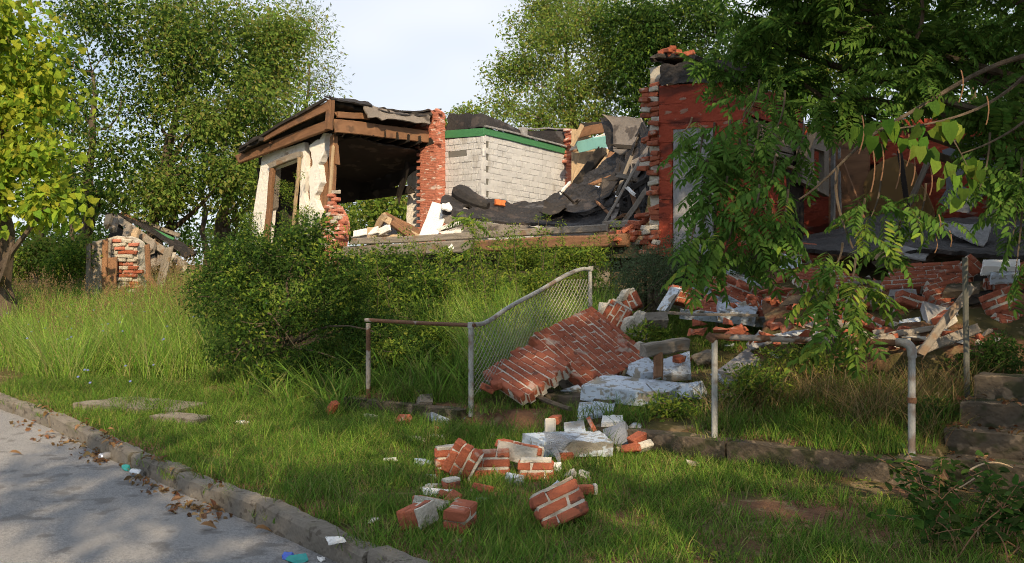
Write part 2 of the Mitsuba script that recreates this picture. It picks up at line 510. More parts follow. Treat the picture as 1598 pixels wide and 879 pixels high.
# ---------------------------------------------------------------- ground, road, kerb
KERB = np.array([[9.0, -6.0], [4.2, -.5], [1.75, 2.3], [.35, 4.0], [-.70, 5.27], [-1.55, 6.3], [-2.74, 7.62], [-3.54, 8.57], [-4.5, 9.8], [-5.25, 10.67], [-6.33, 11.88], [-9.4, 15.3], [-20, 27.5], [-60, 74.0], [-150, 178.0]])


def kerb_dist(x, y):
    """Distance to the kerb's edge, positive on the lawn's side."""
    x, y = np.asarray(x, float), np.asarray(y, float)
    best = np.full(x.shape, 1e9); sign = np.ones(x.shape)
    for a, b in zip(KERB[:-1], KERB[1:]):
        d = b - a; L2 = d @ d
        t = np.clip(((x - a[0]) * d[0] + (y - a[1]) * d[1]) / L2, 0, 1)
        ex, ey = x - a[0] - t * d[0], y - a[1] - t * d[1]
        e = np.hypot(ex, ey); c = (x - a[0]) * d[1] - (y - a[1]) * d[0]
        up = e < best - 1e-9
        sign = np.where(up, np.where(c > 0, 1, -1), sign); best = np.where(up, e, best)
    return best * sign


def sst(a, b, x):
    t = np.clip((x - a) / (b - a), 0, 1)
    return t * t * (3 - 2 * t)


def ground_h(x, y):
    x, y = np.asarray(x, float), np.asarray(y, float)
    u, v = uv_of(x, y)
    P = np.stack([x, y, np.zeros_like(x)], -1)
    n1 = meshkit.fbm(P * .9, 3, seed=2) - .5; n2 = meshkit.fbm(P * 5, 3, seed=3) - .5
    walled = sst(-6.6, -5.9, u)
    step = .17 * (walled * sst(-.06, .06, v) + (1 - walled) * sst(-.5, 1.6, v))
    h = step + .125 * np.clip(v, 0, 6.5) + .02 * np.clip(v - 6.5, 0, 60) + n1 * (.05 + .12 * sst(0, 1.2, v)) + n2 * .03
    stair = sst(.1, .3, u) * (1 - sst(2.4, 2.6, u)) * sst(-.1, .1, v) * (1 - sst(1.1, 1.3, v))
    h = h * (1 - stair) + stair * np.minimum(h, -.08)
    k = kerb_dist(x, y)
    h = h * sst(.1, .7, k) - .03 * (1 - sst(.1, .5, k))
    return np.where(k < .06, -.30, h)


gx = np.unique(np.round(np.r_[-420, -300, -200, -140, -100, -70, -50, -38, -30, np.arange(-25, -8, .6), np.arange(-8, 7, .10), np.arange(7, 25, .6), 30, 38, 50, 70, 100, 140, 200, 300, 420], 3))
gy = np.unique(np.round(np.r_[-120, -70, -40, -25, -15, np.arange(-10, 3.5, .7), np.arange(3.5, 13, .10), np.arange(13, 30, .5), 32, 36, 42, 50, 65, 90, 130, 200, 300, 420, 600], 3))
GX, GY = np.meshgrid(gx, gy, indexing='ij'); GZ = ground_h(GX, GY)
ii, jj = np.meshgrid(np.arange(len(gx) - 1), np.arange(len(gy) - 1), indexing='ij')
q = np.stack([ii * len(gy) + jj, (ii + 1) * len(gy) + jj, (ii + 1) * len(gy) + jj + 1, ii * len(gy) + jj + 1], -1).reshape(-1, 4)
single('ground', (np.stack([GX, GY, GZ], -1).reshape(-1, 3), q), 'soil', 'reddish earth under the grass of the vacant lot', 'ground', kind='structure', smooth=True)

# road: a strip beside the kerb, cut at its edge
kn = np.array([[KERB[i][0], KERB[i][1]] for i in range(len(KERB))])
tang = norm(np.gradient(kn, axis=0)); side = np.stack([-tang[:, 1], tang[:, 0]], 1)
side = np.where((side @ np.array([-1, -.5]) < 0)[:, None], -side, side)
fine = curve(np.c_[kn, kn[:, 0] * 0], 160)[:, :2]
ft = norm(np.gradient(fine, axis=0)); fs = np.stack([-ft[:, 1], ft[:, 0]], 1)
fs = np.where((fs @ np.array([-.75, -.66]) < 0)[:, None], -fs, fs)
rows_ = [fine + fs * o for o in (-.04, .25, .6, 1.2, 2.2, 3.6, 5.2, 7.2)]
rv = np.stack([np.c_[r, np.full(len(r), -.125 + .018 * min(o, 3.4))] for r, o in zip(rows_, (0, .25, .6, 1.2, 2.2, 3.6, 5.2, 7.2))], 1)
n_, m_ = rv.shape[:2]
ii, jj = np.meshgrid(np.arange(n_ - 1), np.arange(m_ - 1), indexing='ij')
q = np.stack([ii * m_ + jj, (ii + 1) * m_ + jj, (ii + 1) * m_ + jj + 1, ii * m_ + jj + 1], -1).reshape(-1, 4)
rm = trimesh.Trimesh(rv.reshape(-1, 3), np.vstack([q[:, [0, 1, 2]], q[:, [0, 2, 3]]]), process=False)
if rm.face_normals[:, 2].mean() < 0: rm.invert()
single('road', rm, 'asphalt', 'worn grey asphalt street with cracked surface', 'road', kind='structure', smooth=True)

labels['kerb'] = {'label': 'old weathered concrete kerb along the street', 'category': 'kerb', 'kind': 'structure'}
s_all = np.r_[0, np.cumsum(np.linalg.norm(np.diff(fine, axis=0), axis=1))]
i0 = np.argmin(np.abs(fine[:, 1] - 3.2) + np.abs(fine[:, 0] - 1)); s0 = s_all[i0]
pos = lambda s: np.array([np.interp(s, s_all, fine[:, 0]), np.interp(s, s_all, fine[:, 1])])
s = s0
k_ = 0
while s < s0 + 26:
    L = float(np.random.default_rng(k_ + 40).uniform(1.0, 1.5)) if k_ < 14 else 2.5
    g = np.random.default_rng(k_ + 90)
    a, b = pos(s + .014), pos(s + L - .014)
    d = norm(b - a); nn = np.array([-d[1], d[0]]); nn = nn if nn @ np.array([.75, .66]) > 0 else -nn
    dz = g.normal(0, .010); lo = g.normal(0, .010)
    pts = []
    for e, w_, z_ in ((a, 0, -.3), (b, 0, -.3), (a, .13, -.3), (b, .13, -.3), (a, .0, -.02 + dz), (b, .0, -.02 - dz), (a, .02, .005 + dz), (b, .02, .005 - dz), (a, .13, .004 + dz), (b, .13, .004 - dz)):
        q2 = e + nn * (w_ + lo); pts.append([q2[0], q2[1], z_ + .015])
    part('kerb', 'stone', chunk(pts, .07 if k_ < 12 else .3, .015, 8, k_), 'concrete')
    s += L; k_ += 1

# remains of a pavement in the grass on the left
for i, (px, py, rx, ry) in enumerate([(225, 640, .75, .36), (285, 661, .30, .17)]):
    Y = 2400 / (py - 420); c = np.array([(px - 799) * Y / 1500, Y])
    pl = ragged([(-rx, -ry), (rx, -ry * .8), (rx * .8, ry), (-rx * .9, ry)], .12, .03, i + 3)
    m = trimesh.creation.extrude_polygon(pl, .12, engine='earcut'); m = rough(m, .10, .012, 5, i)
    m.apply_transform(trimesh.transformations.rotation_matrix(-.5, [0, 0, 1])); m.apply_translation([c[0], c[1], ground_h(c[0], c[1]) - .045])
    single('paving_slab', m, 'concrete', ['large cracked concrete paving slab sunk in the grass behind the kerb', 'small cracked concrete slab in the grass beside the larger one'][i], 'paving slab')

# ---------------------------------------------------------------- the ruined row of houses
BR = [chbox(.2, .065, .095, .009, .0045, i) for i in range(4)]
BRP = [mikit.ply(m, 'brick') for m in BR]
BRF = [mikit.ply(m, 'faded_brick') for m in BR]
BRM = [mikit.ply(m, 'mortar') for m in BR]


def brick_at(t, c, x, y, kind=None, g=rng, scale=(1, 1, 1), name='brick', jit=.03):
    """One brick with its centre at c, long side along x, height along y."""
    M = frame(np.asarray(c, float), np.asarray(x, float) + g.normal(0, jit, 3), np.asarray(y, float))
    M[:3, :3] = M[:3, :3] * np.asarray(scale, float)
    return put(f'{t}__{name}', (kind or BRP)[int(g.integers(4))], M)


# --- left house: white front wall, open side, tilted roof
h = thing('white_fronted_house', 'burnt house at the row\'s far end with white front wall and open side', 'ruined house')
LH = h
part(h, 'floor', rough(fbox(-15.2, -12.2, 5.6, 9.6, 1.72, 2.02), .35, .02, 3, 4), 'concrete')
part(h, 'foundation', rough(fbox(-15.0, -12.3, 5.85, 9.4, .4, 1.72), .4, .02, 3, 5), 'old_concrete')
wl = ragged([(-15.15, 2.02), (-14.66, 4.03), (-13.32, 4.20), (-13.26, 3.6), (-13.34, 3.2), (-13.22, 2.7), (-13.40, 2.02)], .12, .012, 1, keep=(0, 1))
hole = Polygon([(-14.55, 2.10), (-14.28, 3.74), (-13.42, 3.90), (-13.52, 2.10)])
part(h, 'front_wall', rough(poly_wall(wl.difference(hole), 5.66, 5.84), .22, .01, 3, 1), 'plaster')
wr = ragged([(-13.36, 2.02), (-13.12, 3.0), (-13.18, 3.55), (-13.05, 3.72), (-13.14, 4.12), (-12.62, 4.33), (-12.72, 3.9), (-12.88, 3.72), (-12.80, 3.35), (-12.98, 3.1), (-12.86, 2.7), (-12.9, 2.02)], .08, .022, 2)
part(h, 'front_wall', rough(poly_wall(wr, 5.64, 5.80), .2, .01, 3, 2), 'plaster')
board(h, 'lath_panel', R(-13.12, 5.80, 2.05), R(-13.1, 5.80, 4.16), .62, .05, 'brown_wood', up=AV.tolist() + [0], seed=3)
board(h, 'window_frame', R(-14.50, 5.62, 2.0), R(-14.25, 5.62, 3.80), .12, .09, 'brown_wood', up=AV.tolist() + [0], seed=4)
board(h, 'window_frame', R(-14.30, 5.60, 3.78), R(-13.36, 5.60, 3.96), .13, .10, 'grey_wood', up=AV.tolist() + [0], seed=5)
board(h, 'window_frame', R(-13.62, 5.58, 2.1), R(-13.36, 5.58, 3.92), .06, .06, 'pale_wood', up=AV.tolist() + [0], seed=6)
board(h, 'window_frame', R(-14.38, 5.75, 2.9), R(-14.30, 5.75, 3.72), .20, .04, 'grey_wood', up=AU.tolist() + [0], seed=7)
board(h, 'corner_post', R(-12.60, 5.66, 2.02), R(-12.44, 5.66, 4.25), .13, .12, 'brown_wood', up=AV.tolist() + [0], seed=8)
board(h, 'corner_post', R(-12.50, 5.60, 2.9), R(-12.38, 5.60, 4.05), .05, .05, 'pale_wood', up=AV.tolist() + [0], seed=9)
board(h, 'brace', R(-12.36, 5.66, 3.68), R(-12.40, 5.66, 4.05), .14, .05, 'brown_wood', up=AV.tolist() + [0], seed=10)
# roof: black deck over rafters
RA, RB, RC, RD = R(-12.15, 5.35, 4.86), R(-12.15, 8.5, 5.02), R(-15.1, 8.5, 4.25), R(-14.95, 5.35, 4.12)
part(h, 'roof_deck', sheet([[RD, (RD + RA) / 2, RA], [(RD + RC) / 2, (RA + RB + RC + RD) / 4 - [0, 0, .1], (RA + RB) / 2 - [0, 0, .08]], [RC, (RC + RB) / 2, RB]], 20, 20, .07, .05, 1.5, 3), 'charred_wood')
part(h, 'roofing', sheet([[RD + [0, 0, .09], (RD + RA) / 2 + [0, 0, .09], RA + [0, 0, .07]], [(RD + RC) / 2 + [0, 0, .09], (RA + RB + RC + RD) / 4 - [0, 0, .02], (RA + RB) / 2 - [0, 0, .01]], [RC + [0, 0, .09], (RC + RB) / 2 + [0, 0, .1], RB + [0, 0, .09]]], 24, 24, .035, .05, 1.8, 5), 'black_felt')
board(h, 'eave_beam', R(-15.25, 5.50, 3.96), R(-12.25, 5.46, 4.46), .10, .20, 'brown_wood', seed=11, broken=.06)
board(h, 'fascia', R(-14.2, 5.30, 4.34), R(-12.2, 5.28, 4.78), .05, .17, 'brown_wood', seed=12)
board(h, 'fascia', R(-14.9, 5.26, 4.17), R(-12.2, 5.22, 4.90), .04, .06, 'charred_wood', seed=13)
board(h, 'corner_block', R(-12.22, 5.32, 4.32), R(-12.16, 5.32, 4.90), .13, .13, 'brown_wood', up=AV.tolist() + [0], seed=15, broken=.01)
board(h, 'loose_rafter', R(-14.05, 5.42, 4.24), R(-15.35, 6.6, 4.72), .08, .05, 'brown_wood', seed=16, broken=.05)
board(h, 'side_beam', R(-12.20, 5.42, 4.42), R(-12.30, 8.3, 4.52), .08, .26, 'brown_wood', seed=17)
board(h, 'side_beam', R(-12.18, 5.5, 4.63), R(-12.22, 6.4, 4.72), .06, .12, 'brown_wood', seed=18)
fl = [[R(-12.1, 6.15, 4.93), R(-12.1, 7.2, 4.88), R(-12.12, 8.15, 4.98)], [R(-12.0, 6.2, 4.66), R(-12.0, 7.2, 4.70), R(-12.06, 8.1, 4.76)]]
part(h, 'roofing_flap', sheet(fl, 8, 24, .03, .03, 3, 8), 'grey_felt')
part(h, 'roofing_flap', sheet([[R(-12.16, 6.1, 4.98), R(-12.2, 7.2, 4.92), R(-12.2, 8.2, 5.06)], [R(-12.08, 6.15, 4.88), R(-12.06, 7.2, 4.84), R(-12.1, 8.15, 4.94)]], 5, 24, .03, .03, 3, 9), 'black_felt')
part(h, 'roofing_flap', sheet([[R(-12.3, 5.3, 4.97), R(-12.2, 5.8, 4.98), R(-12.15, 6.3, 4.99)], [R(-12.1, 5.25, 4.90), R(-12.05, 5.8, 4.90), R(-12.05, 6.3, 4.92)]], 5, 16, .03, .03, 3, 10), 'black_felt')
for k in range(8):
    v_ = 5.8 + k * .36
    board(h, 'rafter', R(-14.9, v_, 3.92), R(-12.2, v_, 4.42), .05, .16, 'charred_wood', seed=20 + k)
# back: charred upper wall, fallen beam, white plaster stump
part(h, 'back_wall', rough(poly_wall(ragged([(-15.2, 3.45), (-15.2, 4.3), (-12.3, 4.9), (-12.3, 3.9), (-12.9, 3.62), (-13.6, 3.72), (-14.4, 3.5)], .12, .05, 4), 9.1, 9.2), .3, .03, 3, 4), 'charred_wood')
part(h, 'ceiling', sheet([[R(-15.1, 5.9, 3.86), R(-12.5, 5.9, 4.30)], [R(-15.1, 9.1, 3.7), R(-12.6, 9.1, 4.2)]], 16, 16, .03, .07, 2, 6), 'charred_wood')
part(h, 'end_wall', rough(poly_side(ragged([(5.85, 2.02), (5.85, 3.8), (9.1, 3.9), (9.1, 3.3), (8.2, 3.15), (7.2, 2.6), (6.6, 2.02)], .15, .05, 9), -15.1, -15.0), .3, .02, 3, 7), 'charred_wood')
board(h, 'fallen_beam', R(-15.0, 8.9, 3.36), R(-13.2, 8.7, 3.42), .12, .19, 'charred_wood', seed=31, broken=.1)
board(h, 'fallen_beam', R(-13.4, 8.5, 3.2), R(-12.9, 8.3, 3.95), .10, .12, 'charred_wood', seed=32, broken=.1)
part(h, 'back_wall_stump', rough(poly_wall(ragged([(-13.55, 2.02), (-13.52, 3.75), (-13.2, 3.9), (-13.2, 2.02)], .1, .012, 6), 8.95, 9.1), .2, .01, 3, 8), 'plaster')
st = ragged([(-13.2, 2.02), (-13.2, 3.85), (-12.55, 3.9), (-12.5, 2.02)], .1, .012, 7).difference(unary_union([sbox(-12.98, 3.12, -12.62, 3.40), ragged([(-13.0, 2.66), (-12.62, 2.7), (-12.6, 2.95), (-12.95, 2.92)], .08, .03, 3)]))
part(h, 'back_wall_stump', rough(poly_wall(st, 9.0, 9.12), .2, .01, 3, 9), 'mortar')
part(h, 'inner_wall', fbox(-13.1, -12.4, 9.3, 9.36, 2.02, 4.2), 'charred_wood')
part(h, 'side_wall', fbox(-12.62, -12.45, 8.65, 9.4, 2.02, 4.8), 'charred_wood')
# brick party wall end (faded red pillar)
p = thing('party_wall_pillar', 'tall faded red brick pillar with ragged top beside the dark opening', 'brick pillar')
part(p, 'core', rough(fbox(-12.52, -12.06, 8.32, 8.62, 2.0, 4.62), .12, .008, 5, 3), 'faded_brick')
part(p, 'core', rough(fbox(-12.46, -12.06, 8.34, 8.60, 4.62, 5.06), .1, .01, 5, 3), 'faded_brick')
for k in range(40):
    zz = 2.05 + k * .075
    ext = .0 if zz < 4.2 else .05 + .30 * sst(4.2, 4.9, np.array(zz)) + rng.uniform(-.07, .07)
    for c_ in range(2 if zz < 4.2 else 3):
        uu = -12.55 - float(ext) + c_ * .215 + (.1 if k % 2 else 0)
        if uu < -12.05: brick_at(p, R(uu, 8.36 if zz < 4.2 else 8.35, zz), [.8, -.6, 0], [0, 0, 1], BRF, jit=.004 if zz < 4.2 else .05, scale=(1, 1.12, 1))
for k in range(40):
    brick_at(p, R(-12.10, 8.42 + (.1 if k % 2 else 0), 2.05 + k * .075), [.6, .8, 0], [0, 0, 1], BRF, jit=.004, scale=(1, 1.12, 1))
for k in range(8):
    brick_at(p, R(-12.5 + .06 * k + rng.normal(0, .02), 8.42 + rng.normal(0, .06), 5.07 + .03 * math.sin(k * .9)), rng.normal(0, 1, 3) * [1, 1, .2], [0, 0, 1], BRF)

# brick stump in front of the open side
p = thing('brick_stump', 'leaning stump of broken pink brickwork standing at the open side', 'brick stump')
prof = [(.0, .34), (.12, .36), (.3, .50), (.5, .58), (.68, .56), (.84, .48), (.98, .36), (1.08, .22), (1.16, .15), (1.3, .14), (1.42, .12)]
part(p, 'mortar_core', chunk([list(R(-12.40 + a * b * .95 + .05 * (zc > .5), 5.66 + c2 * b * .4, 1.75 + zc)) for zc, b in prof[:8] for a in (-.5, .5) for c2 in (-.5, .5)], .07, .02, 8, 3), 'faded_brick')
for k in range(20):
    zz = 1.72 + k * .074; w_ = np.interp(zz - 1.72, [a for a, b in prof], [b for a, b in prof])
    for c_ in range(5):
        uu = -12.42 + (c_ - 2 + (.5 if k % 2 else 0)) * .165
        if abs(uu + 12.40 - .0) <= w_ * .5 + .03:
            brick_at(p, R(uu + .05 * (zz > 2.2), 5.56 + rng.normal(0, .02), zz), np.array([.8, -.6, 0]) + rng.normal(0, .03, 3), [0, 0, 1], BRF if rng.uniform() < .85 else BRM, scale=(.80, 1.08, 1.2), jit=.06)

# --- grey shingled house
h = thing('grey_shingled_house', 'pale grey shingled house with green trim in the middle of the row', 'ruined house')
part(h, 'wall', fbox(-12.04, -10.98, 8.63, 8.72, 2.0, 4.55), 'slate')
part(h, 'wall', fbox(-11.07, -10.98, 8.723, 11.8, 2.0, 4.5), 'slate')
SHL = [mikit.ply(chbox(.122, .014, .124, .002, .002, i), 'grey_shingle') for i in range(3)]
SHR = [mikit.ply(chbox(.328, .014, .123, .002, .002, i + 5), 'grey_shingle') for i in range(3)]
ULEFT, VRIGHT = np.array([.8, -.6, 0]), np.array([.6, .8, 0])
for r_ in range(15):
    zz = 4.40 - r_ * .134
    for c_ in range(9):
        uu = -12.03 + (c_ + (.35 if r_ % 2 else 0)) * .132 + rng.normal(0, .004)
        if uu > -10.98: continue
        if r_ == 2 and 1 <= c_ <= 4: continue
        M = np.eye(4); tilt = .045
        M[:3, 0], M[:3, 1], M[:3, 2] = ULEFT, [.6, .8, tilt * 0], [0, 0, 1]
        M[:3, :3] = M[:3, :3] @ trimesh.transformations.rotation_matrix(.09, [1, 0, 0])[:3, :3] @ trimesh.transformations.rotation_matrix(rng.normal(0, .003), [0, 1, 0])[:3, :3]
        M[:3, 3] = R(uu, 8.612 + rng.normal(0, .001), zz + rng.normal(0, .002))
        put(f'{h}__shingle', SHL[int(rng.integers(3))], M)
part(h, 'bare_board', fbox(-11.93, -11.34, 8.612, 8.622, 4.065, 4.20), 'slate')
for r_ in range(17):
    zz = 4.42 - r_ * .134
    for c_ in range(10):
        vv = 8.60 + (c_ + (.5 if r_ % 2 else 0)) * .34
        if vv > 11.75: continue
        sag = -.035 * (vv - 8.6)
        M = np.eye(4); M[:3, 0], M[:3, 1], M[:3, 2] = [.6, .8, -.035], [-.8, .6, 0], [0, 0, 1]
        M[:3, :3] = M[:3, :3] @ trimesh.transformations.rotation_matrix(.09, [1, 0, 0])[:3, :3]
        M[:3, 3] = R(-10.965 + rng.normal(0, .001), vv + .165, zz + sag + rng.normal(0, .0012))
        put(f'{h}__shingle', SHR[int(rng.integers(3))], M)
for k in range(8):
    z_ = 2.3 + k * .29
    part(h, 'corner_strip', fbox(-11.03, -10.955, 8.585, 8.60, z_, z_ + .275, .003, .006, k), 'grey_shingle')
    part(h, 'corner_strip', fbox(-10.952, -10.938, 8.58, 8.66, z_ - .02, z_ + .25, .003, .006, k + 20), 'grey_shingle')
board(h, 'green_trim', R(-12.04, 8.60, 4.585), R(-10.93, 8.585, 4.545), .03, .17, 'green_paint', seed=1, broken=.004)
board(h, 'green_trim', R(-10.93, 8.57, 4.575), R(-10.93, 11.75, 4.44), .03, .145, 'green_paint', seed=2, broken=.004)
board(h, 'metal_edging', R(-10.90, 8.6, 4.68), R(-10.90, 11.75, 4.545), .06, .04, 'weathered_grey', seed=2, broken=.01)
par = [[R(-12.06, 8.66, 4.68), R(-11.4, 8.66, 4.66), R(-11.02, 8.70, 4.66), R(-10.98, 9.3, 4.64), R(-10.98, 9.98, 4.62)], [R(-12.06, 8.74, 5.06), R(-11.5, 8.80, 5.0), R(-11.1, 8.86, 4.93), R(-11.05, 9.35, 4.85), R(-11.04, 9.98, 4.74)]]
part(h, 'parapet', sheet(par, 8, 40, .06, .012, 3, 2), 'black_felt')
part(h, 'parapet_block', fbox(-11.06, -10.92, 9.98, 10.14, 4.58, 4.82, .01, .01, 3), 'weathered_grey')
par = [[R(-10.98, 10.14, 4.60), R(-10.98, 11.0, 4.58), R(-10.98, 11.85, 4.55)], [R(-11.04, 10.14, 4.76), R(-11.04, 11.0, 4.86), R(-11.04, 11.85, 4.97)]]
part(h, 'parapet', sheet(par, 6, 30, .06, .012, 3, 5), 'black_felt')
part(h, 'roof', fbox(-12.9, -11.06, 8.8, 13.5, 4.52, 4.60), 'black_felt')
board(h, 'metal_edging', R(-11.0, 10.14, 4.80), R(-11.0, 11.85, 5.0), .07, .03, 'weathered_grey', seed=4)

# --- collapsed house between the grey and the red one
h = thing('collapsed_house', 'collapsed house with black roofing slumped down between grey and red houses', 'ruined house')
part(h, 'floor', rough(fbox(-12.2, -5.5, 5.55, 12.0, 1.78, 1.98), .4, .02, 2, 3), 'old_concrete')
part(h, 'foundation', rough(fbox(-12.1, -5.5, 5.8, 6.1, .5, 1.78), .3, .02, 2, 8), 'old_concrete')
board(h, 'sill_beam', R(-11.9, 5.5, 1.93), R(-8.4, 5.5, 1.99), .2, .22, 'grey_wood', seed=3)
board(h, 'sill_beam', R(-8.6, 5.46, 2.0), R(-5.6, 5.5, 2.06), .2, .2, 'brown_wood', seed=4)
board(h, 'sill_beam', R(-11.6, 5.4, 2.12), R(-6.2, 5.9, 2.26), .15, .12, 'grey_wood', seed=5)
board(h, 'porch_post', R(-11.55, 5.45, 1.2), R(-11.55, 5.45, 1.85), .14, .14, 'brown_wood', up=AV.tolist() + [0], seed=6)
board(h, 'porch_post', R(-11.40, 5.42, 1.2), R(-11.40, 5.42, 1.85), .07, .07, 'white_paint', up=AV.tolist() + [0], seed=7)
top = [at(1014, 196, 18.4), at(978, 222, 19.2), at(940, 254, 19.9), at(893, 292, 20.3), at(835, 315, 20), at(755, 312, 19.4), at(690, 308, 19)]
mid = [at(1012, 262, 17.6), at(982, 285, 18), at(938, 312, 18.5), at(880, 330, 18.8), at(815, 335, 18.8), at(750, 330, 18.5), at(688, 318, 18.4)]
bot = [at(1000, 352, 16.6), at(968, 356, 16.9), at(925, 360, 17.1), at(870, 356, 17.3), at(810, 352, 17.5), at(745, 346, 17.8), at(690, 332, 18.0)]
part(h, 'slumped_roofing', sheet([top, mid, bot], 90, 210, .05, .12, 1.9, 11, ridge=.028, hole=lambda i, j: (meshkit.noise(np.stack([i * 4, j * 9, 0 * i], -1), 3) > .93)), 'black_felt')
SLOPE = lambda i, j: np.array([np.interp(j, np.linspace(0, 1, 7), [(1 - i) * t_[c_] + i * b_[c_] for t_, b_ in zip(top, bot)]) for c_ in range(3)])
for k in range(9):  # torn flat layers of felt over the slope
    g_ = np.random.default_rng(800 + k); i_, j_ = g_.uniform(.1, .8), g_.uniform(.0, .75) ** 1.4
    w_, l_ = g_.uniform(.03, .09), g_.uniform(.12, .34); tw = g_.uniform(-.2, .2); lift = np.array([0, -.05, .035])
    part(h, 'torn_felt', sheet([[SLOPE(i_ + a_ * l_ / 2 + tw * e, j_ + w_ * e) + lift * (1 + 1.5 * (a_ * e > .5)) + [0, 0, .10 * max(0, a_ * -e)] for e in (-1, 0, 1)] for a_ in (-1, 0, 1)], 14, 18, .008, .035, 5, k), ['black_felt', 'black_felt', 'grey_felt', 'charred_wood'][k % 4])
for k in range(16):  # splintered laths and rafters poking out
    g_ = np.random.default_rng(840 + k); i_, j_ = g_.uniform(.05, .9), g_.uniform(.0, .55) ** 1.3
    p_ = SLOPE(i_, j_) + [0, -.06, .04]; d_ = norm([g_.normal(0, 1), g_.normal(-.2, .3), g_.normal(.5, .6)]) * g_.uniform(.25, .9)
    board(h, 'splintered_lath', p_ - d_ * .4, p_ + d_ * .6, g_.uniform(.03, .09), .03, ['charred_wood', 'grey_wood', 'charred_wood', 'brown_wood'][k % 4], up=(0, -1, .3), seed=840 + k, broken=.08)
bl = [[at(690, 332, 18), at(745, 346, 17.8), at(810, 352, 17.5), at(870, 356, 17.3), at(930, 361, 17.1)], [at(688, 346, 18.1), at(745, 362, 17.8), at(810, 368, 17.5), at(870, 370, 17.3), at(930, 372, 17.1)]]
part(h, 'roof_edge', sheet(bl, 6, 50, .05, .03, 2, 4), 'grey_felt')
fl = [[at(942, 181, 19.6), at(965, 182, 19.4), at(1000, 184, 18.8)], [at(958, 206, 19.4), at(975, 205, 19.1), at(1003, 208, 18.6)], [at(957, 230, 19.2), at(972, 232, 18.9), at(992, 222, 18.6)], [at(966, 236, 19.1), at(978, 240, 18.9), at(986, 234, 18.7)]]
part(h, 'hanging_felt', sheet(fl, 20, 24, .035, .04, 2.2, 6), 'grey_felt')
fl = [[at(936, 182, 19.9), at(950, 184, 19.7)], [at(944, 206, 19.7), at(960, 210, 19.5)], [at(950, 236, 19.5), at(962, 238, 19.3)]]
part(h, 'hanging_felt', sheet(fl, 12, 8, .04, .05, 2.2, 7), 'black_felt')
rows = [[at(1004, 190, 18.6), at(1012, 230, 18.0), at(1012, 280, 17.4), at(1004, 330, 16.9)], [at(984, 236, 18.8), at(975, 260, 18.6), at(968, 300, 18), at(958, 345, 17.2)]]
part(h, 'hanging_felt', sheet(rows, 12, 24, .04, .09, 1.7, 12), 'black_felt')
board(h, 'back_board', at(907, 206, 22.6), at(907, 285, 22.6), .46, .05, 'pale_wood', up=(0, 1, 0), seed=1)
board(h, 'back_board', at(925, 215, 22.6), at(905, 288, 22.5), .40, .05, 'pale_wood', up=(0, 1, .1), seed=12)
board(h, 'back_board', at(946, 232, 22.2), at(936, 290, 22.0), .50, .05, 'pale_wood', up=(0, 1, .1), seed=3)
board(h, 'back_board', at(960, 244, 22.0), at(950, 288, 21.8), .34, .05, 'brown_wood', up=(0, 1, .1), seed=13)
board(h, 'cross_batten', at(892, 236, 22.3), at(930, 230, 22.2), .05, .05, 'brown_wood', seed=14)
board(h, 'teal_board', at(903, 229, 22.2), at(953, 219, 21.8), .05, .26, 'teal_paint', up=(0, -.3, 1), seed=4, broken=.06)
board(h, 'white_board', at(896, 229, 22.3), at(951, 212, 22), .04, .14, 'white_paint', up=(0, -.6, 1), seed=5, broken=.06)
board(h, 'rafter', at(893, 227, 22.0), at(909, 195, 22.0), .06, .10, 'pale_wood', seed=6)
board(h, 'rafter', at(903, 209, 22.4), at(948, 198, 22.0), .08, .22, 'brown_wood', seed=16)
board(h, 'rafter', at(906, 196, 22.5), at(945, 192, 22.2), .06, .10, 'charred_wood', seed=26)
board(h, 'rafter', at(897, 292, 21.4), at(940, 236, 20.8), .10, .24, 'charred_wood', seed=7, broken=.1)
board(h, 'rafter', at(943, 347, 16.7), at(1003, 243, 17.6), .05, .09, 'grey_wood', up=(0, -1, .3), seed=8)
board(h, 'rafter', at(975, 345, 16.9), at(1006, 300, 16.8), .05, .09, 'grey_wood', seed=28)
board(h, 'white_stick', at(874, 302, 19.6), at(889, 284, 19.8), .05, .05, 'white_paint', seed=9)
board(h, 'white_stick', at(979, 294, 17.0), at(990, 304, 16.8), .05, .05, 'white_paint', seed=10)
board(h, 'joist', at(940, 351, 16.3), at(1000, 349, 16.0), .12, .12, 'grey_wood', seed=17)
for k, (a, b) in enumerate([((968, 300), (972, 345)), ((982, 308), (983, 342)), ((990, 290), (1003, 335)), ((960, 325), (1000, 330))]):
    board(h, 'charred_stud', at(*a, 17.4), at(*b, 17.0), .07, .07, 'charred_wood', up=(0, 1, 0), seed=40 + k)
part(h, 'rear_wall', rough(fbox(-10.6, -5.2, 11.9, 12.0, 1.98, 3.3), .3, .03, 3, 4), 'old_concrete')
part(h, 'rear_pier', rough(fbox(-10.95, -10.7, 11.75, 12.1, 2.0, 4.9), .12, .03, 5, 3), 'faded_brick')
for k in range(12):
    brick_at(h, R(-10.85 + rng.normal(0, .05), 11.72 + rng.normal(0, .04), 4.1 + k * .075), [.8, -.6, rng.normal(0, .1)], [0, 0, 1], BRF)
for k in range(44):  # loose bricks heaped at the foot of the red house
    f_ = rng.uniform(0, 1) ** .7
    brick_at(h, at(945 + f_ * 75 + rng.normal(0, 4), 0, 15.6)[:3] * [1, 1, 0] + [0, rng.normal(0, .3), 1.98 + .55 * f_ * rng.uniform(0, 1) + .05], rng.normal(0, 1, 3) * [1, 1, .35], [0, 0, 1])
part(h, 'brown_foundation_board', rough(fbox(-6.5, -6.1, 5.70, 5.78, .8, 1.9), .3, .01, 3, 3), 'grey_wood')
board(h, 'pale_rail', at(846, 372, 17.0), at(912, 357, 16.7), .06, .04, 'weathered_grey', seed=21)
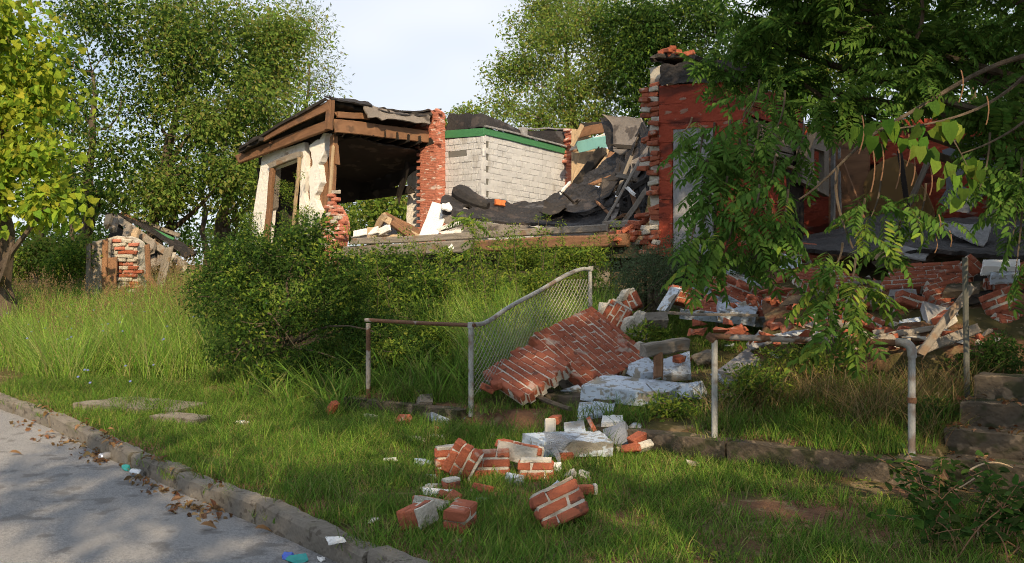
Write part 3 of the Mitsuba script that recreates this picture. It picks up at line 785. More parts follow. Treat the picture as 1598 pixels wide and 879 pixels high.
board(h, 'pale_rail', at(845, 374, 16.9), at(870, 361, 16.7), .05, .03, 'white_paint', seed=22)

# orange scrap, white refrigerator-like panel rubble beside the pillar
board_thing('cabinet_door', at(668, 372, 17.8), at(688, 320, 18.2), .34, .05, 'white_paint', 'tilted white panel leaning beside the faded brick pillar', 'cabinet door', up=(0, -1, .2), seed=1, broken=.02)
single('white_sheet', sheet([[at(690, 318, 18.0), at(703, 314, 18.2)], [at(686, 328, 17.7), at(705, 330, 17.9)]], 8, 8, .03, .08, 3, 4), 'paper', 'crumpled white sheet lying over the tilted white panel', 'sheet')
board_thing('white_board', at(686, 358, 17.6), at(722, 348, 17.5), .3, .06, 'white_paint', 'white board lying right of the tilted white panel', 'board', seed=2)
board_thing('white_board', at(690, 364, 17.4), at(720, 362, 17.4), .12, .06, 'plaster', 'short white board with flaking paint under the other white board', 'board', seed=3)
board_thing('white_stick', at(694, 396, 17.0), at(710, 383, 17.0), .10, .05, 'white_paint', 'short white stick below the foundation edge', 'stick', up=(0, -1, .5), seed=5)
board_thing('orange_scrap', at(773, 316, 19.0), at(790, 318, 18.9), .12, .06, 'orange_wrap', 'small orange scrap on the slumped black roofing', 'scrap', up=(0, -1, .4), seed=6)
single('felt_roll', tube(curve([at(712, 296, 19.0), at(730, 310, 18.8), at(762, 322, 18.6)], 14), [.10, .16, .19, .2, .2, .19, .18, .18, .17, .16, .15, .14, .12, .08], 9), 'black_felt', 'rolled black roofing felt lying before the grey shingles', 'roofing roll')
# broken timber gable on the left house's floor
fr = [((584, 365), (601, 336), 'pale'), ((601, 336), (668, 372), 'brown'), ((598, 341), (655, 374), 'pale'), ((560, 372), (640, 372), 'pale'), ((570, 374), (606, 356), 'white'), ((612, 346), (645, 372), 'brown'), ((552, 366), (590, 360), 'white')]
for k, (a, b, c_) in enumerate(fr):
    lab = ['left sloping timber of the fallen gable on the house floor', 'long brown upper timber of the fallen gable', 'pale timber just under the gable\'s long brown one', 'pale floor-level timber at the foot of the fallen gable',
           'white board leaning inside the fallen gable', 'short brown timber at the right side inside the fallen gable', 'white board lying left of the fallen gable'][k]
    board_thing('fallen_timber', at(*a, 19.2 - k * .07), at(*b, 19.0 - k * .07), .14, .09, {'pale': 'pale_wood', 'brown': 'brown_wood', 'white': 'white_paint'}[c_], lab, 'timber', up=(0, -1, .4), seed=60 + k)
single('gable_panel', trimesh.convex.convex_hull([at(588, 366, 19.3), at(602, 341, 19.4), at(622, 353, 19.3), at(618, 368, 19.2), at(588, 366, 19.34), at(602, 341, 19.44), at(622, 353, 19.34), at(618, 368, 19.24)]), 'weathered_grey', 'pale triangular panel behind the timbers of the fallen gable', 'panel')
single('yellow_block', chunk([at(x, y, Y) for x in (573, 588) for y in (355, 374) for Y in (18.6, 18.9)], .1, .01, 5, 2), 'pale_wood', 'yellowish timber block in front of the fallen gable', 'timber block')

# --- red house on the right
h = thing('red_house', 'dark red sided house with broken left edge behind the overhanging leaves', 'ruined house')
part(h, 'foundation', rough(fbox(-5.4, -3.75, 5.72, 10.1, .4, 1.83), .3, .02, 3, 6), 'old_concrete')
wall = ragged([(-5.16, 1.80), (-5.16, 4.44), (-3.78, 4.28), (-3.78, 1.7)], 1, .0, 3)
part(h, 'wall', poly_wall(Polygon([(-5.14, 1.8), (-5.14, 4.4), (-3.84, 4.28), (-3.84, 1.7)]), 5.70, 5.86), 'old_concrete')
for k in range(9):
    z0_ = 1.80 + k * .292; z1_ = z0_ + .288
    lean = -.05
    spans = [(-5.16, -4.93), (-4.20, -3.80)] if z0_ < 3.55 else [(-5.16, -3.80)]
    for a, b in spans:
        za, zb = z0_ - lean * (a + 5.16) * -1, z0_ + lean * (b + 5.16)
        pl = Polygon([(a, z0_ + lean * (a + 5.16)), (b, z0_ + lean * (b + 5.16)), (b, min(z1_ + lean * (b + 5.16), 4.44)), (a, min(z1_ + lean * (a + 5.16), 4.5))])
        part(h, 'siding_panel', rough(poly_wall(pl, 5.655 + .004 * (k % 3), 5.70), .2, .006, 3, k), 'red_siding')
board(h, 'corner_trim', R(-3.77, 5.66, 1.7), R(-3.77, 5.66, 4.3), .09, .07, 'red_siding', up=AV.tolist() + [0], seed=3, broken=.004)
part(h, 'door_board', rough(fbox(-4.90, -4.24, 5.63, 5.66, 1.80, 3.74), .2, .006, 2, 3), 'weathered_grey')
board(h, 'door_frame', R(-4.92, 5.64, 3.77), R(-4.2, 5.64, 3.73), .05, .07, 'red_siding', seed=4, broken=.004)
part(h, 'frieze', sheet([[R(-5.12, 5.62, 4.44), R(-4.4, 5.62, 4.37), R(-3.75, 5.62, 4.29)], [R(-5.10, 5.6, 4.74), R(-4.4, 5.6, 4.68), R(-3.75, 5.6, 4.58)]], 6, 24, .03, .006, 2, 2), 'black_felt')
part(h, 'roof', sheet([[R(-5.2, 5.6, 4.80), R(-4.9, 5.6, 4.86), R(-4.2, 5.6, 4.68), R(-3.7, 5.6, 4.6)], [R(-5.2, 7.4, 4.85), R(-4.9, 7.4, 4.95), R(-4.2, 7.4, 4.75), R(-3.7, 7.4, 4.6)]], 12, 24, .06, .05, 2, 2), 'black_felt')
part(h, 'inner_side_wall', fbox(-5.16, -5.0, 5.9, 9.5, 1.8, 4.6), 'charred_wood')
nb = 0
for k in range(40):  # toothed broken brick end of the wall
    zz = 1.86 + k * .0765
    ext = .12 + .10 * math.sin(k * .45) + rng.uniform(-.05, .08) + (.22 * (1 - sst(1.8, 2.5, np.array(zz)))) + (.12 if 3.6 < zz < 4.1 else 0) - (.08 if zz > 4.4 else 0)
    for c_ in range(3):
        uu = -5.24 - c_ * .17
        if uu + 5.16 < -ext - .05: break
        kind = None if rng.uniform() < .7 else BRM
        brick_at(h, R(uu + rng.normal(0, .015), 5.70 + rng.normal(0, .03), zz), np.array([.8, -.6, 0]) + rng.normal(0, .1, 3), [0, 0, 1], kind, scale=(rng.uniform(.7, 1.05), 1.1, 1.1))
part(h, 'broken_core', chunk([list(R(u_, v_, z_)) for u_ in (-5.36, -5.14) for v_ in (5.74, 5.95) for z_ in (1.85, 4.75)], .1, .03, 5, 4), 'mortar')
for k in range(9):
    brick_at(h, R(-5.12 + .05 * k, 5.72 + rng.normal(0, .05), 4.86 + .10 * math.exp(-((k - 2) / 2.0) ** 2) + rng.normal(0, .02)), rng.normal(0, 1, 3) * [1, 1, .2], [0, 0, 1])
# its right-hand side
for k in range(3):
    pl = Polygon([(5.70, 3.86 + k * .15), (8.0, 3.86 + k * .165), (8.0, 3.995 + k * .17), (5.70, 4.00 + k * .15)])
    part(h, 'siding_panel', rough(poly_side(pl, -3.80, -3.755 + .004 * k), .2, .006, 3, 20 + k), 'red_siding')
for k in range(5):
    board(h, 'weathered_plank', R(-3.77, 5.72, 3.40 + k * .095), R(-3.77, 7.6, 3.40 + k * .098), .03, .088, 'grey_wood', seed=30 + k, broken=.05)
for k in range(5):
    pl = Polygon([(5.70, 1.75 + k * .29), (7.3, 1.75 + k * .29), (7.25, 2.03 + k * .29), (5.70, 2.03 + k * .29)])
    part(h, 'siding_panel', rough(poly_side(pl, -3.80, -3.76 + .004 * (k % 2)), .2, .006, 3, 30 + k), 'red_siding')
board(h, 'window_sill', R(-3.72, 5.9, 3.28), R(-3.72, 7.5, 3.2), .10, .05, 'pale_wood', seed=7)
part(h, 'side_wall', fbox(-3.98, -3.81, 5.87, 8.2, 1.7, 4.3), 'charred_wood')
part(h, 'dormer_face', rough(poly_side(Polygon([(7.7, 3.0), (7.7, 3.55), (8.3, 3.95), (9.0, 3.85), (9.0, 2.85)]).difference(sbox(8.25, 3.1, 8.75, 3.6)), -3.75, -3.65), .2, .01, 3, 5), 'grey_wood')
part(h, 'dormer_face', rough(poly_side(Polygon([(7.5, 3.45), (8.2, 4.1), (8.35, 4.0), (7.75, 3.4)]), -3.63, -3.60), .2, .01, 3, 6), 'pale_wood')
board(h, 'window_post', R(-3.6, 9.05, 2.0), R(-3.6, 9.05, 3.75), .07, .07, 'weathered_grey', up=AV.tolist() + [0], seed=9)
board(h, 'window_post', R(-3.55, 9.25, 2.2), R(-3.55, 9.2, 3.7), .04, .04, 'weathered_grey', up=AV.tolist() + [0], seed=10)
part(h, 'rear_wall', rough(poly_wall(Polygon([(-5.1, 1.2), (-5.1, 4.3), (-1, 4.2), (1.2, 3.5), (4.5, 3.6), (4.5, 1.2)]).difference(unary_union([sbox(-3.6, 1.9, -3.0, 3.5), sbox(-.6, 2.2, .0, 3.4), sbox(1.0, 2.0, 1.8, 3.1), sbox(2.6, 2.0, 3.3, 3.0)])), 10.2, 10.4), .3, .02, 3, 5), 'red_siding')
part(h, 'back_room_wall', fbox(-5.1, 4.5, 13.0, 13.2, 1.2, 3.9), 'old_concrete')
part(h, 'back_room_ceiling', fbox(-5.1, 4.5, 10.42, 13.0, 3.95, 4.1), 'charred_wood')
part(h, 'inner_partition', fbox(-3.9, -3.2, 9.7, 9.8, 1.2, 4.1), 'brown_wood')
part(h, 'ochre_wall', rough(poly_wall(ragged([(-3.2, 1.8), (-3.15, 3.3), (-2.7, 3.55), (-2.35, 3.1), (-2.1, 2.6), (-2.2, 1.8)], .2, .07, 6), 9.6, 9.68), .2, .02, 3, 3), 'ochre_wall')
bp = ragged([(-1.95, 2.7), (-1.9, 3.55), (-1.4, 3.75), (-1.0, 3.4), (-1.1, 2.9), (-1.5, 2.5)], .2, .06, 8).difference(Polygon([(-1.7, 3.0), (-1.35, 3.35), (-1.2, 3.2), (-1.5, 2.9)]))
part(h, 'blue_grey_panel', rough(poly_wall(bp, 9.3, 9.36), .3, .01, 3, 3), 'blue_grey_paint')
part(h, 'red_rear_wall', rough(fbox(.1, 1.4, 9.5, 9.6, 2.4, 3.7), .3, .01, 3, 3), 'red_siding')
for k in range(16):  # burnt studs and fallen rafters in the open rooms
    g_ = np.random.default_rng(2100 + k); u_, v_ = g_.uniform(-3.4, 2.2), g_.uniform(8.3, 9.9); hh = g_.uniform(.8, 2.0); a_ = g_.normal(0, .45)
    board(h, 'burnt_stud', R(u_, v_, 1.6), R(u_ + a_ * hh, v_ + g_.normal(0, .2), 1.6 + hh), g_.uniform(.06, .11), .06, ['charred_wood', 'grey_wood', 'brown_wood'][k % 3], up=AV.tolist() + [0], seed=2100 + k, broken=.06)

# ---------------------------------------------------------------- retaining wall, steps, fences
def lay(px, py, dz=0.0):
    """The point of the ground seen at that place of the photograph."""
    r = np.array([(px - 799) / 1500, 1, (420 - py) / 1500]); Ys = np.linspace(4, 40, 1500)
    P = EYE + r * Ys[:, None]
    below = P[:, 2] < ground_h(P[:, 0], P[:, 1])
    k = int(np.argmax(below)) if below.any() else 600
    return P[k] + [0, 0, dz]


w = thing('retaining_wall', 'low dark mossy concrete retaining wall under the pipe railing', 'retaining wall')
for k, (a, b) in enumerate([(-6.0, -4.35), (-2.75, -1.45), (-1.43, .16)]):
    m = fbox(a, b, -.13, .06, -.35, .17)
    if k == 2: m = cat_mesh([m, fbox(-.10, .16, -.14, .10, .165, .20)])
    part(w, 'segment', rough(m, .10, .014, 6, k), 'old_concrete')
st_ = thing('concrete_steps', 'mossy concrete garden steps at the right beside the pipe railing', 'steps')
for k in range(5):
    part(st_, 'step', rough(fbox(.19 if k == 0 else .03 + .045 * k, 2.2, -.12 + .30 * k, .26 + .30 * k, -.3, -.02 + .185 * k), .08, .016, 6, 30 + k), 'old_concrete')
part(st_, 'landing', rough(fbox(-.35, 2.0, -.62, -.13, -.3, -.035), .10, .014, 6, 41), 'old_concrete')
# steps of the left gateway, broken
st_ = thing('broken_steps', 'half-buried broken concrete steps below the fallen brick slabs', 'steps')
for k in range(3):
    part(st_, 'step', rough(fbox(-4.1 + .1 * k, -2.9, -.15 + .32 * k, .2 + .32 * k, -.2, .02 + .15 * k), .08, .03, 6, 50 + k), 'old_concrete')

GZ_ = lambda u, v: float(ground_h(*R(u, v)[:2]))


def pole(t, name, a, b, r, mat_='pipe_metal', sides=10, bend=None):
    pts = [a, b] if bend is None else curve(bend, 14)
    return part(t, name, tube(pts, r, sides), mat_, smooth=40)


f = thing('pipe_railing', 'bent pipe railing with rusty top rail on the low concrete wall', 'railing')
pole(f, 'post', R(0, -.02, .15), R(0, -.02, .97), .027)
part(f, 'collar', tube([R(0, -.02, .60), R(0, -.02, .64)], .035, 10), 'rusty_pipe', smooth=40)
part(f, 'collar', tube([R(0, -.02, .165), R(0, -.02, .20)], .045, 10), 'pipe_metal', smooth=40)
pole(f, 'post', R(-1.60, 0, .1), R(-1.60, 0, 1.0), .026)
pole(f, 'elbow', None, None, .035, 'pipe_metal', 10, [R(0, -.02, .94), R(0, -.02, .99), R(-.02, -.02, 1.03), R(-.06, -.02, 1.045), R(-.11, -.02, 1.045)])
pole(f, 'top_rail', None, None, .026, 'rusty_pipe', 10, [R(-.10, -.02, 1.043), R(-.8, -.01, 1.034), R(-1.62, 0, 1.028)])
part(f, 'cap', tube([R(-1.59, 0, .99), R(-1.66, 0, 1.035)], .036, 8), 'rusty_pipe', smooth=40)

f = thing('handrail_fence', 'chain-link fence with rusty level rail and grey sloping handrail', 'fence')
pole(f, 'post', R(-4.27, 0, .1), R(-4.27, 0, 1.02), .028)
part(f, 'post_cap', tube([R(-4.27, 0, 1.0), R(-4.27, 0, 1.06)], [.037, .034], 10), 'pipe_metal', smooth=40)
pole(f, 'post', R(-5.74, 0, .1), R(-5.74, 0, 1.0), .026, 'rusty_pipe')
pole(f, 'level_rail', None, None, .021, 'rusty_pipe', 8, [R(-4.22, 0, 1.03), R(-5.0, 0, 1.028), R(-5.78, 0, 1.035)])
HR = [R(-4.25, 0, 1.03), R(-4.25, .10, 1.03), R(-4.26, .25, 1.05), R(-4.27, .5, 1.14), R(-4.27, 1.2, 1.355), R(-4.27, 1.95, 1.58), R(-4.27, 2.08, 1.60), R(-4.26, 2.28, 1.60)]
pole(f, 'handrail', None, None, .024, 'pipe_metal', 10, HR)
pole(f, 'end_post', R(-4.26, 2.26, .3), R(-4.27, 2.26, 1.61), .024)
part(f, 'post_cap', tube([R(-4.26, 2.26, 1.58), R(-4.26, 2.26, 1.635)], .032, 8), 'pipe_metal', smooth=40)


def mesh_panel(t, uv_pts, top, bottom, L, base):
    """Chain-link wires as thin diagonal tubes between bottom(s) and top(s)."""
    step = .062; out = []
    for sgn in (1, -1):
        for s0_ in np.arange(-1.4, L + 1.4, step):
            pts = []
            for q_ in np.linspace(0, 1.2, 40):
                s_ = s0_ + sgn * q_ * .85; z_ = q_
                if 0 <= s_ <= L and bottom(s_) <= base + z_ <= top(s_):
                    bulge = .05 * math.sin(s_ * 3.1 + 1) * math.sin(max(0, (base + z_ - bottom(s_)) / (top(s_) - bottom(s_) + 1e-6)) * 3.14)
                    pts.append(uv_pts(s_, bulge) + [0, 0, base + z_])
            if len(pts) > 3: out.append(tube(pts[::3] + [pts[-1]] if (len(pts) - 1) % 3 else pts[::3], 0.0032, 3, cap=False))
    return part(t, 'chain_link', cat_mesh(out), 'wire')


hz = lambda s: np.interp(s, [0, .25, .5, 1.2, 1.95, 2.26], [1.02, 1.04, 1.13, 1.345, 1.57, 1.59])
k_cl = mesh_panel(f, lambda s, b: R(-4.27 + b, s), hz, lambda s: .30 + .16 * s, 2.24, .28)
labels[k_cl] = {'label': 'sagging chain-link netting under the sloping handrail', 'kind': 'stuff'}
p = thing('lone_post', 'dark upright pipe post standing in the grass at the top of the mossy steps', 'post')
scene[p] = mikit.ply(tube([R(.05, 1.62, .2), R(.03, 1.62, 1.70)], .026, 8), 'dark_pipe', smooth=40)
pp = R(.05, 1.62)
board_thing('leaning_board', at(1436, 553, 8.6), at(1514, 447, 8.9), .07, .05, 'grey_wood', 'brown stick leaning from the pipe railing towards the dark post', 'board', up=(0, -1, .2), seed=3)
board_thing('low_board', at(1432, 548, 8.7), at(1527, 512, 9.2), .09, .05, 'grey_wood', 'grey board lying low from the pipe elbow to the dark post', 'board', up=(0, -1, .5), seed=4)

# ---------------------------------------------------------------- brick slabs and rubble


def brick_slab(name, label, M, nx, ny, outline=None, thick=.11, seed=0, cat='brick slab', group=None, pale_edge=False, lacking=.0, back='mortar', off=0):
    """Brickwork broken off as a slab: local x along the courses, y across them, z out of its face; bricks are parts."""
    g = np.random.default_rng(seed)
    t = thing(name, label, cat, group)
    cells = []
    full = outline if outline is not None else sbox(0, -.01, nx * .21 - .01, ny * .075)
    for r_ in range(ny):
        y0 = r_ * .075; cy = y0 + .0325
        cut = full.intersection(sbox(-9, cy - .004, 9, cy + .004))
        if cut.is_empty: continue
        a_, _, b_, _ = cut.bounds
        x0 = a_ - (.105 if (r_ + off) % 2 else 0) - (0 if outline is None else (a_ % .21 if True else 0))
        while x0 < b_ - .03:
            p_, q_ = max(x0, a_), min(x0 + .2, b_); x0 += .21
            if q_ - p_ < .045 or g.uniform() < lacking: continue
            cells.append(((p_ + q_) / 2, cy, (q_ - p_) / .2))
    base = unary_union([sbox(x - .1 * l - .008, y - .039, x + .1 * l + .008, y + .039) for x, y, l in cells]).buffer(.012).buffer(-.020)
    for b_ in getattr(base, 'geoms', [base]):
        if b_.area < .004: continue
        m = trimesh.creation.extrude_polygon(Polygon(b_.exterior), thick - .006, engine='earcut'); m.apply_translation([0, 0, -thick])
        part(t, 'mortar_bed', move(rough(m, .09, .003, 7, seed), M), back)
    for x, y, l in cells:
        L = np.eye(4); L[:3, :3] = trimesh.transformations.euler_matrix(*g.normal(0, .010, 3))[:3, :3] @ np.diag([l * 1.01, 1.06, (thick - .012) / .095]); L[:3, 3] = [x, y, -(thick - .012) / 2 + .003 + g.normal(0, .002)]
        put(f'{t}__brick', BRP[int(g.integers(4))], M @ L)
    if pale_edge:
        x1 = max(c_[0] for c_ in cells) + .11; x0 = min(c_[0] for c_ in cells) - .11
        m = trimesh.creation.box((x1 - x0, .02, thick)); m.apply_translation([(x0 + x1) / 2, -.018, -thick / 2])
        part(t, 'white_coat', move(rough(m, .05, .008, 9, seed + 3), M), 'painted_concrete')
    return t


FX, FY = np.array([.671, -.477, -.568]), np.array([.707, .643, .296])
D0 = np.array([.225, 10.538, .872])
ol = ragged([(-.02, 0), (.0, 1.05), (.92, 1.05), (.92, .0)], 1.2, .0, 5)
brick_slab('fallen_brick_slab', 'large fallen red brick slab leaning beside the sloping handrail', frame(D0 - FY * .04, FX, FY), 5, 14, ol, .12, 3)
FX2, FY2 = norm([.56, -.76, -.28]), norm([.785, .40, .471])
ol = ragged([(-.06, -.02), (-.06, .26), (-.02, .34), (-.10, .44), (-.02, .60), (.22, .68), (.66, .66), (.66, .0)], .3, .008, 6)
brick_slab('fallen_brick_slab', 'lower fallen red brick slab with broken upper corner against the chain-link', frame(np.array([-.275, 10.07, .50]), FX2, FY2), 4, 9, ol, .12, 4)
part('fallen_brick_slab', 'under_block', chunk([list(D0 + FX * a + FY * b + np.array([0, 0, c_])) for a in (.3, .95) for b in (.05, .95) for c_ in (-.16, -.34)], .12, .03, 5, 3), 'concrete')


def brick_chunk(name, label, o, x, y, nx, ny, nz, seed=0, coats=(), half=0.0, cat='brick chunk', group=None, skip=0.0):
    """A broken lump of brickwork: nx bricks long (x), ny courses (y), nz bricks deep; coats are faces still covered with pale mortar."""
    g = np.random.default_rng(seed); t = thing(name, label, cat, group)
    M = frame(np.asarray(o, float), x, y)
    sx, sy, sz = nx * .21, ny * .075, nz * .105
    core = chbox(sx - .022, sy - .022, sz - .022, .008)
    part(t, 'mortar_core', move(rough(core, .05, .0035, 12, seed), M), 'mortar')
    nw = max(1, int(round(nz))); dz_ = sz / nw
    for k in range(nw):
        for r_ in range(ny):
            x0 = -(0.105 if (r_ + k) % 2 else 0)
            while x0 < sx - .04:
                a, b = max(x0, 0), min(x0 + .2, sx - .005)
                x0 += .21
                if b - a < .05 or g.uniform() < skip: continue
                L = np.eye(4); L[:3, :3] = trimesh.transformations.euler_matrix(*g.normal(0, .02, 3))[:3, :3] @ np.diag([(b - a) / .2, 1, dz_ / .105])
                L[:3, 3] = [(a + b) / 2 - sx / 2, (r_ + .5) * .075 - sy / 2, (k + .5) * dz_ - sz / 2]
                put(f'{t}__brick', BRP[int(g.integers(4))], M @ L)
    for c_ in coats:
        ax = 'xyz'.index(c_[1]); sg = 1 if c_[0] == '+' else -1
        d = [sx * .94, sy * .94, sz * .94]; d[ax] = .022
        m = chunk([[a * d[0] / 2 * (1 - .12 * g.uniform()), b * d[1] / 2 * (1 - .12 * g.uniform()), e * d[2] / 2 * (1 - .12 * g.uniform())] for a in (-1, 1) for b in (-1, 1) for e in (-1, 1)], .04, .007, 14, seed + ax)
        off = np.zeros(3); off[ax] = sg * ([sx, sy, sz][ax] / 2 + .004); m.apply_translation(off)
        part(t, 'mortar_coat', move(m, M), 'mortar')
    return t


def gpt(px, py):
    """A point of the lawn at the foot of a thing."""
    Y = 2400 / (py - 420.0)
    x = (px - 799) * Y / 1500
    return np.array([x, Y, float(ground_h(x, Y))])


E3 = lambda *a: np.array(a, float)
brick_chunk('brick_chunk', 'tilted chunk of three brick courses with white joints leaning on other bricks', gpt(720, 750) + E3(0, .02, .155), E3(.45, -.30, .84), E3(.86, -.1, -.5), 1.3, 3, 1, 1, ('+y',))
brick_chunk('brick_chunk', 'dark red brick chunk behind the left foot of the tilted three-course chunk', gpt(698, 747) + E3(0, .16, .105), E3(1, .25, .04), E3(0, 0, 1), 1.0, 3, 1, 2, ('+y',))
brick_chunk('brick_chunk', 'low red brick block right of the tilted three-course chunk', gpt(765, 748) + E3(0, .12, .11), E3(1, -.05, .03), E3(0, .12, 1), 1.45, 3, 1, 3)
brick_chunk('brick_chunk', 'brick block with pale mortar front under the perforated metal strip', gpt(812, 746) + E3(0, .16, .17), E3(1, -.35, -.14), E3(.1, .1, 1), 1.75, 2, 1.5, 4, ('-z', '+z'))
brick_chunk('brick_chunk', 'bricks lying under the perforated metal strip behind the small grey slab', gpt(838, 757) + E3(0, .20, .07), E3(1, -.1, .03), E3(0, 0, 1), 1.3, 2, 1, 5, ('+y',), skip=.2)
brick_chunk('brick_chunk', 'little brick and mortar piece below the tilted three-course chunk', gpt(704, 766) + E3(0, .03, .05), E3(1, .4, .1), E3(0, .1, 1), .55, 1, 1.4, 6, ('+y',))
brick_chunk('brick_chunk', 'flat brick with mortar side behind the white mortared chunk in the grass', gpt(672, 798) + E3(0, .08, .055), E3(1, -.25, -.12), E3(.05, .25, .95), 1.15, 1, 1.2, 7, ('-z', '+z'))
brick_chunk('brick_chunk', 'two-brick chunk with white mortar side, leftmost of the rubble on the lawn', gpt(648, 828) + E3(0, .08, .075), E3(.45, .75, .12), E3(.80, -.5, .18), 1.0, 2, 1.3, 8, ('+y',))
brick_chunk('brick_chunk', 'worn dark red brick pair with white flecked top in the grass', gpt(718, 834) + E3(0, .05, .09), E3(.35, .9, .12), E3(0, -.2, 1), 1.0, 2, 1.45, 9)
brick_chunk('brick_chunk', 'big rotated brick chunk with pale mortar face, nearest on the lawn', gpt(875, 830) + E3(0, .14, .13), E3(.86, .18, .36), E3(-.45, .3, .85), 1.5, 3, 2, 10, ('+y', '-z'), skip=.1)
brick_chunk('brick', 'single brick with mortar edges just behind the nearest brick chunk', gpt(905, 779) + E3(0, .03, .06), E3(1, .05, .05), E3(0, .1, 1), 1.0, 1, 1, 11, ('-x', '+x'), cat='brick')
for k, (px, py, s_, lab) in enumerate([(683, 774, .07, 'white mortar lump in the grass under the little brick piece'), (672, 764, .055, 'flat white mortar scrap left of the little brick piece'), (706, 787, .05, 'whitish mortar stone between the two front brick chunks'),
                                     (712, 796, .06, 'white mortar block behind the flecked brick pair'), (609, 723, .05, 'white crumpled scrap alone on the lawn left of the bricks'), (581, 816, .035, 'pale stone chip near the kerb side of the lawn'),
                                     (718, 848, .02, 'tiny pale pebble in front of the flecked brick pair'), (1081, 728, .05, 'pale stone on the lawn below the low wall')]):
    single('mortar_lump', lump(gpt(px, py) + E3(0, .03, s_ * .4), (s_ * 1.3, s_, s_ * .55), 60 + k), 'paper' if k in (0, 4) else 'mortar', lab, 'rubble piece')


def slab(name, label, pts_px, Y, thick, mat_='painted_concrete', seed=0, tilt=None, cat='concrete slab', group=None, edge=.06, amp=.010):
    """A concrete piece from its four upper corners (photo pixel and distance each), thickness downwards along its normal."""
    P = np.array([at(a, b, y) for (a, b), y in zip(pts_px, Y)])
    n = norm(np.cross(P[1] - P[0], P[-1] - P[0])); n = n if n[2] > 0 else -n
    Q = P - n * thick + np.random.default_rng(seed).normal(0, .012, P.shape)
    return single(name, chunk(np.vstack([P, Q]), edge, amp, 8, seed), mat_, label, cat, group)


slab('concrete_slab', 'long blue-grey painted concrete slab lying across the brick rubble', [(815, 676), (850, 690), (958, 690), (935, 672)], [8.35, 7.95, 8.05, 8.6], .13, seed=1)
single('concrete_slab', chunk([at(a, b, y) for a, b, y in [(876, 708, 8.2), (932, 706, 8.2), (880, 724, 8.0), (932, 717, 8.1), (880, 706, 8.5), (930, 705, 8.5), (880, 722, 8.4), (930, 716, 8.4)]], .06, .012, 8, 3), 'concrete', 'rough pale concrete piece under the long blue-grey slab', 'concrete slab')
slab('concrete_slab', 'small blue-grey slab on the grass in front of the brick block', [(811, 748), (815, 757), (872, 757), (876, 746)], [7.65, 7.45, 7.45, 7.7], .07, seed=2)
slab('concrete_slab', 'dark grey tile half sunk in grass before the low brick block', [(733, 764), (736, 777), (775, 772), (774, 757)], [7.35, 7.2, 7.25, 7.32], .03, 'weathered_grey', seed=3)
slab('concrete_slab', 'whitish grey slab standing behind the long blue-grey slab', [(880, 660), (881, 676), (915, 678), (911, 656)], [8.62, 8.52, 8.5, 8.62], .06, seed=4)
slab('concrete_slab', 'upright dark blue-grey slab right behind the long blue-grey slab', [(941, 670), (944, 692), (979, 694), (976, 657)], [8.55, 8.42, 8.42, 8.55], .05, 'blue_grey_paint', seed=5)
slab('concrete_slab', 'grey slab between the whitish standing slab and the upright dark one', [(918, 666), (918, 678), (945, 680), (945, 664)], [8.75, 8.7, 8.7, 8.75], .08, 'concrete', seed=6)
slab('concrete_slab', 'white block on top of the upright dark blue-grey slab', [(940, 649), (940, 659), (974, 658), (972, 648)], [8.85, 8.7, 8.7, 8.85], .05, 'paper', seed=7)
slab('concrete_slab', 'bluish painted slab partly grown over above the white block', [(904, 628), (902, 652), (958, 640), (960, 624)], [9.4, 9.0, 9.1, 9.5], .08, seed=8)
slab('concrete_slab', 'largest pale blue painted slab lying flat in the weeds', [(908, 601), (1030, 616), (1074, 598), (945, 584)], [9.5, 9.2, 9.6, 10.1], .13, seed=9, edge=.08)
slab('concrete_slab', 'pale blue slab left of the stubby beam support', [(981, 568), (1000, 582), (1030, 578), (1010, 556)], [10.0, 9.8, 9.85, 10.2], .10, seed=10)
slab('concrete_slab', 'tilted pale blue slab with wire netting over it behind the stubby beam', [(1028, 562), (1034, 586), (1078, 584), (1076, 548)], [10.2, 9.9, 9.9, 10.3], .08, seed=11)
slab('concrete_slab', 'flat grey plate behind the railing\'s left post', [(1119, 578), (1140, 582), (1186, 560), (1165, 544)], [9.4, 9.3, 9.5, 9.8], .04, 'weathered_grey', seed=12)
slab('concrete_slab', 'tilted grey plate just above the flat one behind the railing', [(1164, 538), (1172, 546), (1206, 530), (1186, 514)], [9.9, 9.85, 10.0, 10.2], .04, 'weathered_grey', seed=13)
slab('concrete_slab', 'long pale slab behind the rusty rail right of the tilted plates', [(1205, 522), (1206, 532), (1262, 530), (1262, 513)], [10.2, 10.1, 10.1, 10.4], .07, seed=14)
slab('concrete_slab', 'long pale slab behind the rusty rail under the hanging leaves', [(1268, 520), (1268, 530), (1322, 530), (1315, 514)], [10.1, 10.0, 10.0, 10.3], .07, seed=15)
slab('concrete_slab', 'bluish block at the back of the lawn below the fence post', [(672, 643), (674, 656), (732, 652), (731, 638)], [9.9, 9.75, 9.8, 10.0], .10, seed=16)
slab('concrete_slab', 'small pale block touching the bluish block behind the lawn', [(662, 645), (663, 656), (672, 656), (672, 644)], [9.9, 9.8, 9.8, 9.9], .08, 'concrete', seed=17)
slab('concrete_slab', 'pale rounded block above the stubby beam', [(1008, 488), (1010, 500), (1044, 500), (1040, 486)], [11.2, 11.0, 11.0, 11.3], .12, 'concrete', seed=18)
slab('concrete_slab', 'flat worn concrete piece in weeds left of the broken steps', [(655, 616), (655, 628), (676, 628), (674, 614)], [10.2, 10.1, 10.1, 10.3], .08, 'concrete', seed=19)
t = thing('stubby_beam', 'short weathered beam resting on a brown stub between pale blue slabs', 'beam')
board(t, 'beam', at(1004, 548, 9.7), at(1070, 538, 9.9), .13, .13, 'grey_wood', seed=3, broken=.01)
